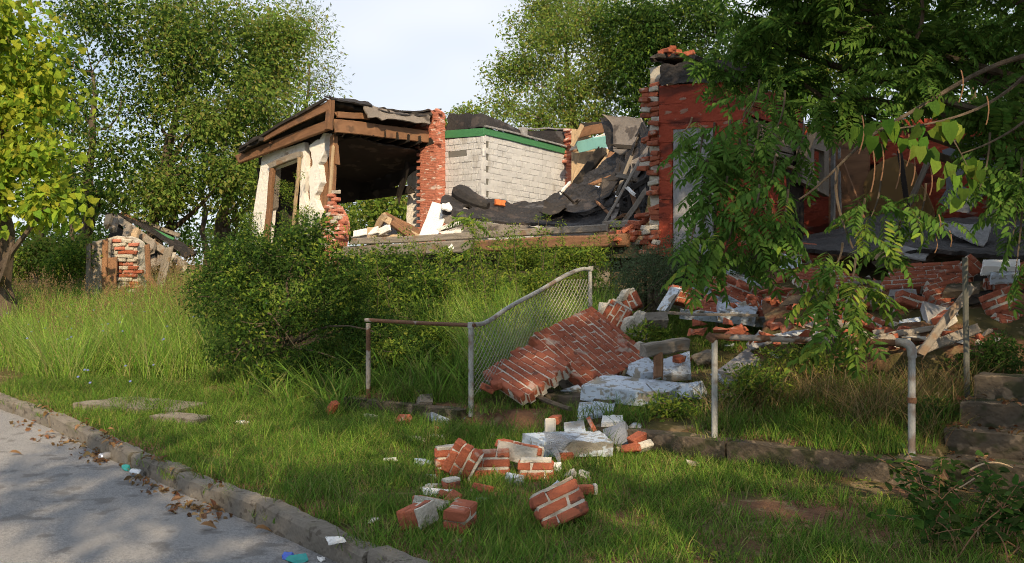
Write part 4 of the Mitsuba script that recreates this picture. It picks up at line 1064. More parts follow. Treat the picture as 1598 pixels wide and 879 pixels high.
board(t, 'stub', at(1027, 552, 9.72), at(1027, 590, 9.7), .09, .09, 'brown_wood', up=(0, 1, 0), seed=4)
t = thing('perforated_strip', 'torn perforated metal lath strip draped over the brick rubble', 'metal lath')
for k, rows in enumerate([[[at(848, 674, 8.1), at(862, 676, 8.05), at(900, 682, 8.0)], [at(852, 686, 7.95), at(872, 690, 7.9), at(888, 692, 7.9)], [at(856, 702, 7.85), at(868, 704, 7.8), at(880, 703, 7.85)]],
                          [[at(833, 703, 7.75), at(850, 696, 7.8), at(872, 694, 7.85)], [at(836, 708, 7.7), at(852, 702, 7.75), at(872, 700, 7.8)]],
                          [[at(856, 700, 7.8), at(866, 712, 7.7), at(871, 724, 7.6)], [at(866, 698, 7.8), at(874, 710, 7.7), at(874, 728, 7.6)]]]):
    n_ = 34
    part(t, 'lath', sheet(rows, n_, 44, .003, .012, 8, k, hole=lambda i, j: ((np.round(i * 33).astype(int) % 3 > 0) & ((np.round(j * 43).astype(int) + np.round(i * 33).astype(int) // 3) % 3 > 0))), 'perforated_metal')
part(t, 'curled_end', lump(at(868, 728, 7.6), (.06, .04, .04), 5), 'paper')
for k, (px, py, Y, lab) in enumerate([(866, 655, 8.7, 'red brick piece at the back left of the long blue-grey slab'), (923, 662, 8.6, 'small red brick shard leaning between the pale slabs'), (859, 667, 8.5, 'pale brick stub at the back of the long blue-grey slab'),
                                     (994, 684, 8.3, 'brick stub with white end right of the upright dark slab'), (880, 712, 8.0, 'dark red brick under the long blue-grey slab'), (985, 700, 8.1, 'flat brick in the grass right of the long blue-grey slab'),
                                     (1005, 697, 8.2, 'pale mortared brick at the far right of the brick rubble'), (775, 600, 9.9, 'red brick bit below the lower fallen slab'), (760, 606, 9.9, 'brick crumb left below the lower fallen slab'),
                                     (630, 655, 9.6, 'orange brick bit in the grass left of the bluish block'), (519, 636, 10.2, 'orange brick bit in the long grass below the bush'), (1060, 560, 10.0, 'brick bit behind the stubby beam')]):
    g = np.random.default_rng(k + 300)
    k_ = thing('brick', lab, 'brick')
    M = frame(at(px, py, Y), norm(g.normal(0, 1, 3) * [1, 1, .4]), norm(g.normal(0, .25, 3) + [0, 0, 1])); M[:3, :3] *= [.75, 1, 1] if k != 1 else [.9, .7, .4]
    scene[k_] = {**(BRM if k in (2, 6) else BRP)[k % 4], 'to_world': T(M)}

g = np.random.default_rng(1234)
for k in range(44):
    if k < 30: px, py = g.uniform(650, 1010), g.uniform(660, 790)
    else: px, py = g.uniform(960, 1200), g.uniform(545, 625)
    if k < 30 and (py > 712 and px > 940): continue
    s_ = g.uniform(.03, .075); p_ = lay(px, py)
    if k % 3 == 0:
        k_ = thing('brick', 'broken red brick bit strewn in the rubble spill', 'brick', 'loose brick bits of the rubble spill')
        M = frame(p_ + [0, 0, .03], norm(g.normal(0, 1, 3) * [1, 1, .3]), norm(g.normal(0, .3, 3) + [0, 0, 1])); M[:3, :3] *= [g.uniform(.35, .8), 1, g.uniform(.6, 1)]
        scene[k_] = {**BRP[k % 4], 'to_world': T(M)}
    else:
        single('mortar_lump', lump(p_ + [0, 0, s_ * .4], (s_ * 1.4, s_, s_ * .6), 1300 + k), ['mortar', 'painted_concrete'][k % 2], 'small pale crumb strewn in the rubble spill', 'rubble piece', 'pale crumbs of the rubble spill')
for k, (px, py, w_, lab) in enumerate([(1075, 622, .16, 'pale block in the weeds right of the largest pale blue slab'), (1100, 570, .15, 'pale broken block left of the flat grey plate'), (1135, 600, .13, 'pale stone just right of the railing\'s left post'), (1010, 575, .10, 'small blue-grey block between the largest slab and the stubby beam'),
                                     (962, 575, .12, 'pale block between the fallen slab\'s corner and the largest pale blue slab'), (1215, 560, .14, 'whitish torn piece in the weeds right of the flat grey plate'), (890, 620, .09, 'pale stone left of the bluish overgrown slab')]):
    single('pale_block', lump(lay(px, py) + [0, 0, w_ * .55], (w_ * 1.2, w_, w_ * .6), 1400 + k), ['painted_concrete', 'concrete', 'painted_concrete'][k % 3], lab, 'rubble piece')

# broken brick pile with white blocks above the slab
for k, (px, py, Y, nx, ny, x, y, lab) in enumerate([(962, 492, 11.6, 1.3, 4, (.5, .1, .8), (.8, -.2, -.45), 'steep chunk of brick courses with white joints above the fallen slab'),
                                                  (985, 470, 11.9, 1.1, 3, (-.35, .3, .8), (.8, -.1, .4), 'upper brick chunk with white coat leaning behind the steep one')]):
    brick_chunk('brick_chunk', lab, at(px, py, Y), x, y, nx, ny, 1.3, 20 + k, ('-y', '+x'))
for k, (px, py, Y, s_, lab) in enumerate([(984, 510, 11.3, .13, 'white broken block at the upper right edge of the fallen slab'), (1000, 500, 11.3, .11, 'white block right of the other at the fallen slab\'s upper edge'), (945, 487, 11.7, .10, 'pale block left of the steep brick chunk'),
                                        (1003, 524, 11.0, .06, 'small pale stone under the white blocks at the slab\'s upper corner'), (998, 540, 10.8, .06, 'pale stone in the grass below the slab\'s right corner'), (972, 462, 11.9, .08, 'white block topping the steep brick chunk')]):
    single('white_block', lump(at(px, py, Y), (s_ * 1.1, s_, s_), 90 + k), 'mortar', lab, 'rubble piece')

# mid-distance: slabs with white edges before the red house
XR, YR = norm([1, .02, -.06]), norm([.02, .95, .25])
brick_slab('broken_wall_slab', 'longest red brick slab with grey-white edge lying before the red house', frame(at(1070, 482, 12.0), norm([.82, -.10, -.08]), norm([.1, .9, .35])), 5, 5, None, .13, 21, pale_edge=True)
brick_slab('broken_wall_slab', 'right continuation of the longest slab with pale edge', frame(at(1186, 494, 11.8), norm([.9, .05, .03]), norm([.0, .9, .3])), 3, 5, None, .13, 22, pale_edge=True)
brick_slab('broken_wall_slab', 'tilted brick slab resting on the longest slab', frame(at(1092, 440, 12.6), norm([.85, -.2, -.42]), norm([.2, .9, .35])), 4, 4, None, .14, 23, pale_edge=True)
brick_slab('broken_wall_slab', 'upper brick slab whose white painted face shows above the tilted one', frame(at(1110, 441, 12.8), norm([.85, -.1, -.36]), norm([-.1, -.35, .95])), 4, 2, None, .16, 24)
single('white_coat_slab', chunk([at(1100, 417, 12.95), at(1190, 449, 12.75), at(1195, 441, 13.3), at(1130, 416, 13.4), at(1102, 421, 12.95), at(1190, 453, 12.75), at(1195, 445, 13.3), at(1130, 420, 13.4)], .09, .01, 6, 7), 'painted_concrete', 'white painted slab surface on top of the upper brick slab', 'concrete slab')
brick_slab('broken_wall_slab', 'short broken brick slab at the right of the tilted one', frame(at(1196, 468, 12.4), norm([.9, -.1, -.08]), norm([.05, .9, .4])), 2, 5, None, .15, 25, pale_edge=True, lacking=.1)
single('leaning_concrete', chunk([at(1046, 448, 12.0), at(1060, 452, 11.8), at(1024, 484, 11.9), at(1038, 486, 11.7), at(1052, 446, 12.3), at(1066, 450, 12.2), at(1030, 482, 12.2), at(1044, 486, 12.1)], .08, .012, 6, 4), 'painted_concrete', 'leaning pale slab at the left end of the broken wall slabs', 'concrete slab')
brick_chunk('brick_chunk', 'red-topped brick lump beside the leaning pale slab', at(1060, 462, 12.2), (1, .1, -.2), (.1, .2, 1), 1.3, 3, 2, 31, ())
board_thing('thin_board', at(1042, 489, 11.4), at(1182, 494, 11.2), .06, .03, 'grey_wood', 'thin board lying under the longest brick slab', 'board', seed=5)
# the heap on the right
brick_slab('broken_wall_slab', 'red brick slab under hanging leaves at the heap\'s left top', frame(at(1212, 392, 12.4), norm([.95, -.05, -.12]), norm([-.05, .9, .34])), 3, 7, None, .13, 26)
single('slab_edge_block', chunk([at(a, b, y) for a, b, y in [(1212, 394, 12.3), (1250, 402, 12.2), (1218, 420, 12.2), (1252, 418, 12.1), (1212, 394, 12.6), (1250, 402, 12.6), (1218, 420, 12.6), (1252, 418, 12.6)]], .08, .015, 6, 5), 'painted_concrete', 'grey-white block carrying the brick slab at the heap\'s left top', 'concrete slab')
brick_slab('broken_wall_slab', 'broken red brick wall piece behind the lowest hanging leaves', frame(at(1256, 446, 11.4), norm([.95, .12, -.06]), norm([.05, .86, .5])), 4, 7, ragged([(.1, -.01), (-.05, .2), (.05, .42), (.3, .52), (.55, .44), (.8, .36), (.84, .1), (.7, .0)], .12, .03, 31), .13, 27)
brick_slab('broken_wall_slab', 'long red brick wall piece lying below the black roofing', frame(at(1380, 450, 11.0), norm([.97, -.15, .05]), norm([.12, .78, .6])), 5, 6, ragged([(.0, .0), (.05, .25), (.2, .40), (.5, .37), (.85, .45), (1.02, .40), (1.0, .12), (.75, .02), (.4, .06)], .12, .03, 32), .13, 28)
brick_slab('broken_wall_slab', 'dark red brick slab sloping behind the brown leaning stick', frame(at(1404, 492, 10.2), norm([.95, .05, .0]), norm([.1, .85, .5])), 3, 5, None, .13, 29)
brick_slab('broken_wall_slab', 'dark brick slab right of the dark post', frame(at(1542, 492, 10.2), norm([1, -.2, -.08]), norm([.1, .75, .6])), 4, 6, ragged([(.05, .0), (-.02, .2), (.2, .4), (.6, .43), (.84, .3), (.8, .05)], .12, .03, 33), .13, 30)
brick_slab('broken_wall_slab', 'small tilted brick piece standing left of the dark post', frame(at(1505, 408, 10.6), norm([.6, -.1, -.62]), norm([.5, .3, .6])), 1, 2, None, .1, 31)
for k, (pts, Y, mt, lab) in enumerate([([(1534, 406), (1534, 416), (1592, 416), (1592, 404)], 10.4, 'white_paint', 'white weathered board right of the dark post'),
                                       ([(1545, 418), (1548, 430), (1590, 428), (1588, 416)], 10.3, 'painted_concrete', 'pale board under the white one right of the dark post'),
                                       ([(1388, 452), (1388, 462), (1432, 462), (1430, 451)], 10.4, 'weathered_grey', 'pinkish grey stone slab in front of the long brick wall piece'),
                                       ([(1480, 440), (1472, 456), (1530, 452), (1530, 438)], 10.3, 'old_concrete', 'brown flat slab left of the dark post'),
                                       ([(1440, 470), (1448, 500), (1480, 520), (1476, 480)], 9.6, 'weathered_grey', 'grey crumpled sheet behind the brown leaning stick'),
                                       ([(1404, 500), (1412, 516), (1440, 514), (1436, 494)], 9.6, 'painted_concrete', 'white and red mortared piece left of the brown leaning stick'),
                                       ([(1562, 496), (1562, 510), (1580, 508), (1576, 494)], 9.8, 'mortar', 'round pale stone right of the dark post'),
                                       ([(1580, 502), (1580, 520), (1598, 520), (1598, 502)], 9.6, 'concrete', 'grey block at the heap\'s right end')]):
    P = [at(a, b, Y - .0 + .3 * (b < np.mean([q[1] for q in pts]))) for a, b in pts]
    single('heap_slab', chunk(np.vstack([P, np.array(P) - [0, -.05, .10]]), .07, .012, 7, 40 + k), mt, lab, 'debris slab')
hs = [[at(1255, 372, 14.5), at(1330, 352, 15.0), at(1400, 338, 15.2), at(1480, 345, 15), at(1598, 330, 14.5)], [at(1250, 384, 13.2), at(1330, 372, 13.3), at(1400, 366, 13.4), at(1480, 372, 13.2), at(1600, 370, 12.8)], [at(1255, 398, 12.2), at(1330, 398, 12.0), at(1400, 400, 11.8), at(1480, 402, 11.6), at(1610, 405, 11.2)]]
single('black_roofing', sheet(hs, 24, 60, .05, .18, .9, 4), 'black_felt', 'heap of torn black roofing before the red house\'s right side', 'roofing sheet')
for k, (rows, lab) in enumerate([([[at(1380, 378, 12.2), at(1408, 384, 12.0), at(1450, 392, 11.9)], [at(1384, 392, 11.7), at(1410, 400, 11.6), at(1446, 404, 11.5)]], 'grey folded sheet lying on the front of the black roofing'),
                                 ([[at(1460, 348, 13.2), at(1510, 352, 13), at(1552, 350, 12.8)], [at(1500, 372, 12.4), at(1520, 380, 12.2), at(1535, 384, 12.1)]], 'grey torn sheet high on the black roofing')]):
    single('grey_sheet', sheet(rows, 12, 20, .02, .06, 3, 20 + k), 'weathered_grey', lab, 'sheet')
board_thing('yellow_board', at(1372, 398, 11.7), at(1408, 394, 11.7), .10, .05, 'pale_wood', 'yellowish board end beneath the grey folded sheet', 'board', up=(0, -1, .3), seed=7)
board_thing('pale_board', at(1366, 528, 9.4), at(1450, 514, 9.5), .05, .05, 'grey_wood', 'pale stick above the rusty rail left of the pipe elbow', 'stick', seed=8)
for k, (px, py, Y, nx, ny, ax, ay, lab) in enumerate([
        (1330, 470, 10.4, 1.6, 3, (.9, -.2, .25), (-.2, .3, .9), 'tilted brick lump right of the lowest hanging leaves'), (1420, 470, 10.2, 1.4, 2, (.9, .2, -.3), (.2, .3, .9), 'small brick lump before the long broken wall piece'),
        (1285, 500, 10.6, 1.3, 2, (.8, -.4, .1), (.1, .4, .9), 'brick lump low behind the rusty rail under the leaves'), (1560, 470, 9.9, 1.6, 3, (.9, .1, .3), (-.3, .2, .9), 'three-course brick lump right of the dark post'),
        (1235, 470, 11.6, 1.5, 2, (.9, -.3, -.25), (.2, .4, .9), 'brick lump right of the short broken slab'), (1475, 500, 9.6, 1.2, 2, (.7, .5, .3), (-.2, .1, .95), 'brick lump between the brown stick and the dark post'),
        (1165, 478, 11.9, 1.2, 2, (.8, .3, .3), (-.2, .3, .9), 'brick lump on the right end of the longest slab'), (1360, 505, 9.9, 1.1, 2, (.8, -.3, -.4), (.4, .2, .9), 'mortared brick lump above the middle of the rusty rail')]):
    brick_chunk('brick_chunk', lab, at(px, py, Y), ax, ay, nx, ny, 1.3, 60 + k, ('-z',) if k % 2 else ('+x',), skip=.12)
for k in range(14):
    g = np.random.default_rng(970 + k); px, py = g.uniform(1190, 1620), g.uniform(405, 505); Y = np.interp(py, [400, 520], [12.6, 9.4]); L_ = g.uniform(.35, 1.0); a_ = g.uniform(-.6, .6)
    board_thing('heap_board', at(px, py, Y), at(px, py, Y) + [L_ * math.cos(a_), -.25 * g.uniform(), L_ * math.sin(a_) * .6], g.uniform(.05, .14), .035, ['grey_wood', 'charred_wood', 'brown_wood'][k % 3], 'splintered board jutting out of the debris heap before the red house', 'board', up=(0, -1, .6), seed=970 + k, group='splintered boards in the debris heap', broken=.07)
for k, (px, py, Y, nx, ny, ax, ay, lab) in enumerate([
        (1170, 440, 13.0, 4, 6, (.85, -.3, -.25), (.2, .75, .55), 'big cracked brick slab behind the hanging leaves left of the heap'), (1270, 455, 11.9, 4, 5, (.9, .1, .15), (-.2, .8, .5), 'brick slab with broken corners in the middle of the heap'),
        (1340, 490, 10.6, 3, 5, (.8, -.4, -.3), (.4, .6, .6), 'steep broken brick slab above the rusty rail\'s right half'), (1420, 455, 10.9, 4, 5, (.9, -.1, -.25), (.25, .8, .5), 'tilted sooty brick slab behind the grey crumpled sheet'),
        (1500, 470, 10.2, 3, 6, (.85, .3, .2), (-.3, .7, .6), 'brick slab leaning left of the dark post'), (1570, 440, 10.6, 4, 5, (.9, -.1, .2), (-.1, .8, .5), 'brick slab beneath the white boards right of the dark post'),
        (1240, 425, 12.6, 3, 5, (.8, -.3, .3), (-.2, .8, .5), 'brick slab below the heap\'s left top slab'), (1590, 500, 9.6, 3, 4, (.9, .2, -.2), (.2, .7, .6), 'brick slab at the right end of the heap')]):
    g = np.random.default_rng(1500 + k); W_, H_ = nx * .21, ny * .075
    o_ = ragged([(g.uniform(-.05, .08), 0), (g.uniform(-.06, .06), H_ * .6), (W_ * .3, H_ + g.uniform(-.03, .05)), (W_ * .8, H_ * g.uniform(.8, 1.05)), (W_ + g.uniform(-.1, .04), H_ * .4), (W_ * .75, g.uniform(-.02, .06))], .14, .03, 1500 + k)
    brick_slab('broken_wall_slab', lab, frame(at(px - 25, py + 12, Y), norm(ax), norm(ay)), nx, ny, o_, .13, 1500 + k, pale_edge=k % 2 == 0, lacking=.04)
for k, (pts, Y, mt, lab) in enumerate([([(1120, 470), (1122, 484), (1180, 492), (1182, 476)], 11.6, 'painted_concrete', 'pale block face under the big cracked brick slab'), ([(1290, 470), (1296, 490), (1340, 484), (1336, 468)], 10.9, 'concrete', 'pale grey chunk in the middle of the heap'),
                                       ([(1452, 476), (1456, 496), (1496, 492), (1490, 472)], 10.0, 'painted_concrete', 'bluish chunk between the brown stick and the leaning brick slab'), ([(1220, 505), (1226, 516), (1290, 514), (1284, 500)], 10.9, 'painted_concrete', 'long pale chunk low at the heap\'s left'),
                                       ([(1395, 520), (1400, 532), (1438, 528), (1432, 514)], 9.6, 'concrete', 'grey chunk left of the pipe elbow')]):
    P = [at(a, b, Y + .3 * (b < np.mean([q[1] for q in pts]))) for a, b in pts]
    single('heap_slab', chunk(np.vstack([P, np.array(P) - [0, -.05, .14]]), .06, .016, 8, 1600 + k), mt, lab, 'debris slab')
g = np.random.default_rng(55)
fil = []
for k in range(330):
    fil.append(lump(at(g.uniform(1200, 1640), 0, 1)[:3] * 0 + [0, 0, 0], (.03 + .11 * g.uniform() ** 2, .03 + .07 * g.uniform(), .03 + .02 * g.uniform()), 500 + k, edge=.2, amp=.004, n=9))
ms_ = {'brick': [], 'mortar': [], 'grey_wood': []}
for k, m in enumerate(fil):
    px, py = (g.uniform(1250, 1640) if k % 6 else g.uniform(1080, 1260)), g.uniform(425, 530)
    Y = np.interp(py, [430, 522], [12.0, 9.3]) + g.normal(0, .12)
    c_ = at(px, py, Y); c_[2] = max(float(ground_h(c_[0], c_[1])) + .03, c_[2] - .05)
    m.apply_scale(1.0); m.apply_translation(c_); ms_[['brick', 'mortar', 'brick', 'grey_wood'][k % 4]].append(m)
labels['rubble'] = {'label': 'small broken bits of brick, mortar and wood strewn over the heap', 'category': 'rubble', 'kind': 'stuff'}
for k_, v_ in ms_.items():
    scene[f'rubble__{k_}_bits'] = mikit.ply(cat_mesh(v_), k_)
# mound under the right heap
hm = [[at(1190, 420, 14.5), at(1400, 400, 14.5), at(1640, 395, 14.5)], [at(1190, 440, 12.6), at(1400, 440, 12), at(1640, 440, 11.5)], [at(1190, 500, 11.4), at(1400, 505, 10), at(1640, 505, 9.6)], [at(1190, 545, 10.7), at(1400, 585, 9.3), at(1640, 610, 8.8)]]
single('rubble_mound', sheet(hm, 40, 70, .05, .12, 3.0, 9), 'soil', 'dark earth and brick mound carrying the debris on the right', 'mound', smooth=True)

# left ruin: broken brick chimney block with boards and a slid roof
c = thing('brick_ruin', 'weathered brick wall stump with boards in the tall grass on the left', 'brick ruin')
YB = 20.0
zb = .55
pr = ragged([(-.42, 0), (-.42, 1.45), (-.36, 1.62), (-.05, 1.72), (.2, 1.68), (.38, 1.50), (.42, 0)], .12, .02, 8)
m = trimesh.creation.extrude_polygon(pr, .5, engine='earcut'); m.apply_transform(frame([0, 0, 0], [.99, -.04, 0], [0, 0, 1]))
oc = at(202, 489, YB); oc[2] = zb
m.apply_translation(oc); part(c, 'core', rough(m, .09, .025, 8, 3), 'mortar')
MX_ = frame(oc, [.99, -.04, 0], [0, 0, 1])
for k in range(21):
    for c_ in range(5):
        x_ = -.40 + c_ * .2 + (.1 if k % 2 else 0); z_ = .06 + k * .078
        if not pr.contains(Point(x_, z_)) or rng.uniform() < .05: continue
        L = np.eye(4); L[:3, :3] = trimesh.transformations.euler_matrix(*rng.normal(0, .05, 3))[:3, :3]; L[:3, 3] = [x_ + rng.normal(0, .02), z_, .520 + rng.normal(0, .022)]
        put(f'{c}__brick', (BRM if rng.uniform() < .55 else BRF if rng.uniform() < .5 else BRP)[int(rng.integers(4))], MX_ @ L)
for k, (x_, z_) in enumerate([(-.55, 1.2), (-.5, 1.12), (-.56, 1.04), (-.5, .97)]):
    brick_at(c, at(178 + 2 * k, 489, YB - .45) * [1, 1, 0] + [0, 0, zb + z_ + .1], [1, -.2, 0], [0, 0, 1], BRF)
bd = [((150, 384), (147, 470), .14, 'grey_wood', 'grey plank standing leftmost at the brick ruin'), ((160, 376), (152, 486), .34, 'grey_wood', 'wide weathered board leaning left of the brick ruin'),
      ((165, 376), (163, 478), .10, 'brown_wood', 'brown post right of the wide board at the brick ruin'), ((176, 402), (173, 470), .16, 'brown_wood', 'orange-brown board against the brick ruin\'s left side'),
      ((230, 381), (233, 470), .09, 'brown_wood', 'upright brown post at the brick ruin\'s right edge'), ((265, 386), (243, 472), .15, 'grey_wood', 'long grey board leaning right of the brick ruin'),
      ((246, 452), (270, 482), .07, 'white_paint', 'thin white stick slanting at the brick ruin\'s foot on the right'), ((228, 428), (266, 480), .10, 'brown_wood', 'dark brown board slanting down behind the leaning grey board'),
      ((138, 384), (136, 474), .07, 'grey_wood', 'thin grey stake at the very left of the brick ruin')]
for k, (a, b, w_, mt, lab) in enumerate(bd):
    board_thing('ruin_board', at(*a, YB - .6 - .04 * k), at(*b, YB - .7 - .04 * k), w_ * 1.1, .05, mt, lab, 'board', up=(0, -1, 0), seed=70 + k)
part(c, 'back_panel', move(rough(trimesh.creation.box((.55, .05, 1.25)), .2, .01, 3, 2), frame(at(152, 428, YB - .3), [1, -.1, 0], [0, 1, 0])), 'brown_wood')
sr = thing('slid_roof', 'slid dark roof with rafters lying behind the brick ruin', 'fallen roof')
part(sr, 'roof_deck', sheet([[at(170, 336, 22.5), at(215, 350, 22.2), at(262, 378, 21.8), at(290, 402, 21.5)], [at(196, 336, 23.4), at(240, 358, 23), at(285, 382, 22.6), at(306, 398, 22.2)]], 10, 30, .08, .03, 2, 3), 'black_felt')
board(sr, 'edge_board', at(178, 338, 22.3), at(288, 414, 21.2), .16, .06, 'grey_wood', up=(0, -1, .4), seed=1)
board(sr, 'edge_board', at(190, 335, 22.8), at(240, 362, 22.4), .10, .05, 'brown_wood', up=(0, -1, .4), seed=2)
board(sr, 'green_strip', at(222, 352, 22.6), at(272, 373, 22.1), .06, .03, 'green_paint', up=(0, -1, .4), seed=3)
board(sr, 'top_board', at(192, 335, 23.4), at(280, 368, 22.8), .10, .06, 'grey_wood', up=(0, -1, .4), seed=4)
for k, (px, py) in enumerate([(171, 345), (180, 351), (201, 360), (213, 366), (239, 385), (252, 408), (264, 420), (240, 410), (288, 428), (276, 432)]):
    board(sr, 'rafter_end', at(px, py - 7, 21.6), at(px - 4 + 2 * (k > 4), py + 9, 21.3), .15, .12, 'pale_wood' if k % 3 == 0 else 'grey_wood', up=(0, -1, 0), seed=10 + k)
for k in range(4):
    board(sr, 'rafter', at(185 + 22 * k, 352 + 13 * k, 22.4), at(205 + 22 * k, 400 + 10 * k, 21.9), .08, .12, 'charred_wood', seed=30 + k)
part(sr, 'gable', trimesh.convex.convex_hull([at(168, 372, 21.9), at(176, 350, 22), at(258, 402, 21.6), at(290, 440, 21.3), at(200, 440, 21.6), at(168, 372, 22), at(176, 350, 22.1), at(258, 402, 21.7), at(290, 440, 21.4), at(200, 440, 21.7)]), 'charred_wood')
for k, (px, py) in enumerate([(262, 392), (268, 400), (262, 408), (290, 420)]):
    single('white_brick', lump(at(px, py, 21.0), (.09, .07, .10), 700 + k), 'mortar', ['whitish block top left of the slid roof\'s right end', 'whitish block middle of the slid roof\'s right end', 'whitish block lowest beside the leaning grey board', 'pale lump at the slid roof\'s far right end'][k], 'rubble piece')

# ---------------------------------------------------------------- plants: building blocks
def leaf_color(g, n, pal, jit=.18):
    c = np.array(pal, float)[g.integers(0, len(pal), n)]
    return np.clip(c * (1 + g.normal(0, jit, (n, 1))) * (1 + g.normal(0, jit * .35, (n, 3))), .004, .9)


def leaves2(P, D, N, L, W, fold=.18):
    """Simple folded leaves, two triangles each."""
    D = norm(D); S = norm(np.cross(D, N)); N = np.cross(S, D); L = np.asarray(L)[:, None]; W = np.asarray(W)[:, None]
    mid = P + D * L * .45
    v = np.stack([P, mid + S * W / 2 + N * W * fold, P + D * L - N * L * .08, mid - S * W / 2 + N * W * fold], 1)
    k = np.arange(len(P))[:, None] * 4
    return v.reshape(-1, 3), np.vstack([k + [0, 1, 2], k + [0, 2, 3]]), 4


def leaves8(P, D, N, L, W, droop=.25, heart=False, fold=.15):
    """Leaves with a bent midrib and a rounded outline, eight to ten triangles each."""
    D = norm(D); S = norm(np.cross(D, N)); N = np.cross(S, D); L = np.asarray(L)[:, None]; W = np.asarray(W)[:, None]
    prof = [(0, .0), (.07, .44), (.36, .52), (.72, .27), (1, 0)] if heart else [(0, .0), (.22, .38), (.5, .5), (.78, .30), (1, 0)]
    V = []
    for t, w in prof:
        c = P + D * L * t - N * L * droop * t * t
        if w == 0: V.append(c)
        else:
            V += [c, c + S * W * w + N * W * fold * w - (D * L * .12 if heart and t < .2 else 0), c - S * W * w + N * W * fold * w - (D * L * .12 if heart and t < .2 else 0)]
    v = np.stack(V, 1); F = [[0, 2, 1], [0, 1, 3], [1, 2, 5], [1, 5, 4], [1, 4, 6], [1, 6, 3], [4, 5, 8], [4, 8, 7], [4, 7, 9], [4, 9, 6], [7, 8, 10], [7, 10, 9]]
    k = np.arange(len(P))[:, None] * 11
    return v.reshape(-1, 3), np.vstack([k + f_ for f_ in F]), 11


def group(key, v, f, col, bsdf='leaf'):
    scene[key] = {'type': 'shapegroup', 'leaves': mikit.ply((v, f), bsdf, color=col)}


CR = {}


def cluster(key, n, r, L, W, pal, seed, droop=.5, shape=2, flat=.8, jit=.13, heart=False):
    """A leafy twig end: n leaves spread through a ball of radius r, mostly facing up and outwards."""
    g = np.random.default_rng(seed); CR[key] = r
    q = norm(g.normal(0, 1, (n, 3))) * (r * g.uniform(0, 1, (n, 1)) ** .45) * [1, 1, flat]
    D = norm(norm(q) + g.normal(0, .6, (n, 3)) - [0, 0, droop]); N = norm(g.normal(0, .5, (n, 3)) + [0, 0, .8] + norm(q) * .5)
    l = L * g.uniform(.45, 1.35, n)
    v, f, k = (leaves2(q, D, N, l, l * W / L) if shape == 2 else leaves8(q, D, N, l, l * W / L, heart=heart))
    group(key, v, f, np.repeat(leaf_color(g, n, pal, jit), k, 0))


def rot_m(g, p, s, tilt=.35, sq=(1, 1, 1)):
    a = g.uniform(0, 6.283)
    M = trimesh.transformations.euler_matrix(g.normal(0, tilt), g.normal(0, tilt), a)
    M[:3, :3] = M[:3, :3] * (s * np.asarray(sq)); M[:3, 3] = p
    return M


def inst(key, i, grp, M):
    scene[f'{key}__{i:03d}'] = {'type': 'instance', 'to_world': T(M), 'group': ref(grp)}


YG = [(0.23, 0.33, 0.05), (0.18, 0.28, 0.045), (0.3, 0.36, 0.065), (0.145, 0.25, 0.045)]
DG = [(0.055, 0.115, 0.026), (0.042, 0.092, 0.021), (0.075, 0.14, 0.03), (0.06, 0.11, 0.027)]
OL = [(0.23, 0.33, 0.07), (0.18, 0.29, 0.06), (0.28, 0.35, 0.08), (0.28, 0.28, 0.08), (0.16, 0.26, 0.052)]
BRT = [(0.33, 0.42, 0.045), (0.26, 0.37, 0.04), (0.4, 0.43, 0.05), (0.18, 0.3, 0.04)]
GG = [(0.13, 0.18, 0.095), (0.1, 0.15, 0.07), (0.165, 0.215, 0.12)]
for i in range(2):
    cluster(f'catalpa_twig_{i}', 56, .48, .125, .10, BRT, 10 + i, droop=.9, shape=8, heart=True)
    cluster(f'olive_twig_{i}', 110, .60, .105, .06, OL, 20 + i)
    cluster(f'green_twig_{i}', 100, .60, .11, .065, DG + YG[:1], 30 + i)
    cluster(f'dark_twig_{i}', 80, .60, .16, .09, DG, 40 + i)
    cluster(f'wispy_twig_{i}', 46, .60, .11, .035, OL + GG, 50 + i, droop=.2)
    cluster(f'light_twig_{i}', 70, .6, .16, .09, YG + OL, 60 + i)
    cluster(f'bush_twig_{i}', 80, .26, .065, .036, DG + [(.05, .08, .022)], 70 + i, droop=.2)
    cluster(f'lush_twig_{i}', 70, .26, .075, .042, YG + DG[:2], 80 + i, droop=.2)
    cluster(f'grey_twig_{i}', 90, .22, .040, .020, GG, 90 + i, droop=.0)
    cluster(f'weed_twig_{i}', 40, .17, .085, .036, YG + DG[2:3], 100 + i, droop=.1)
cluster('shade_twig', 40, .60, .24, .16, DG + YG, 65)


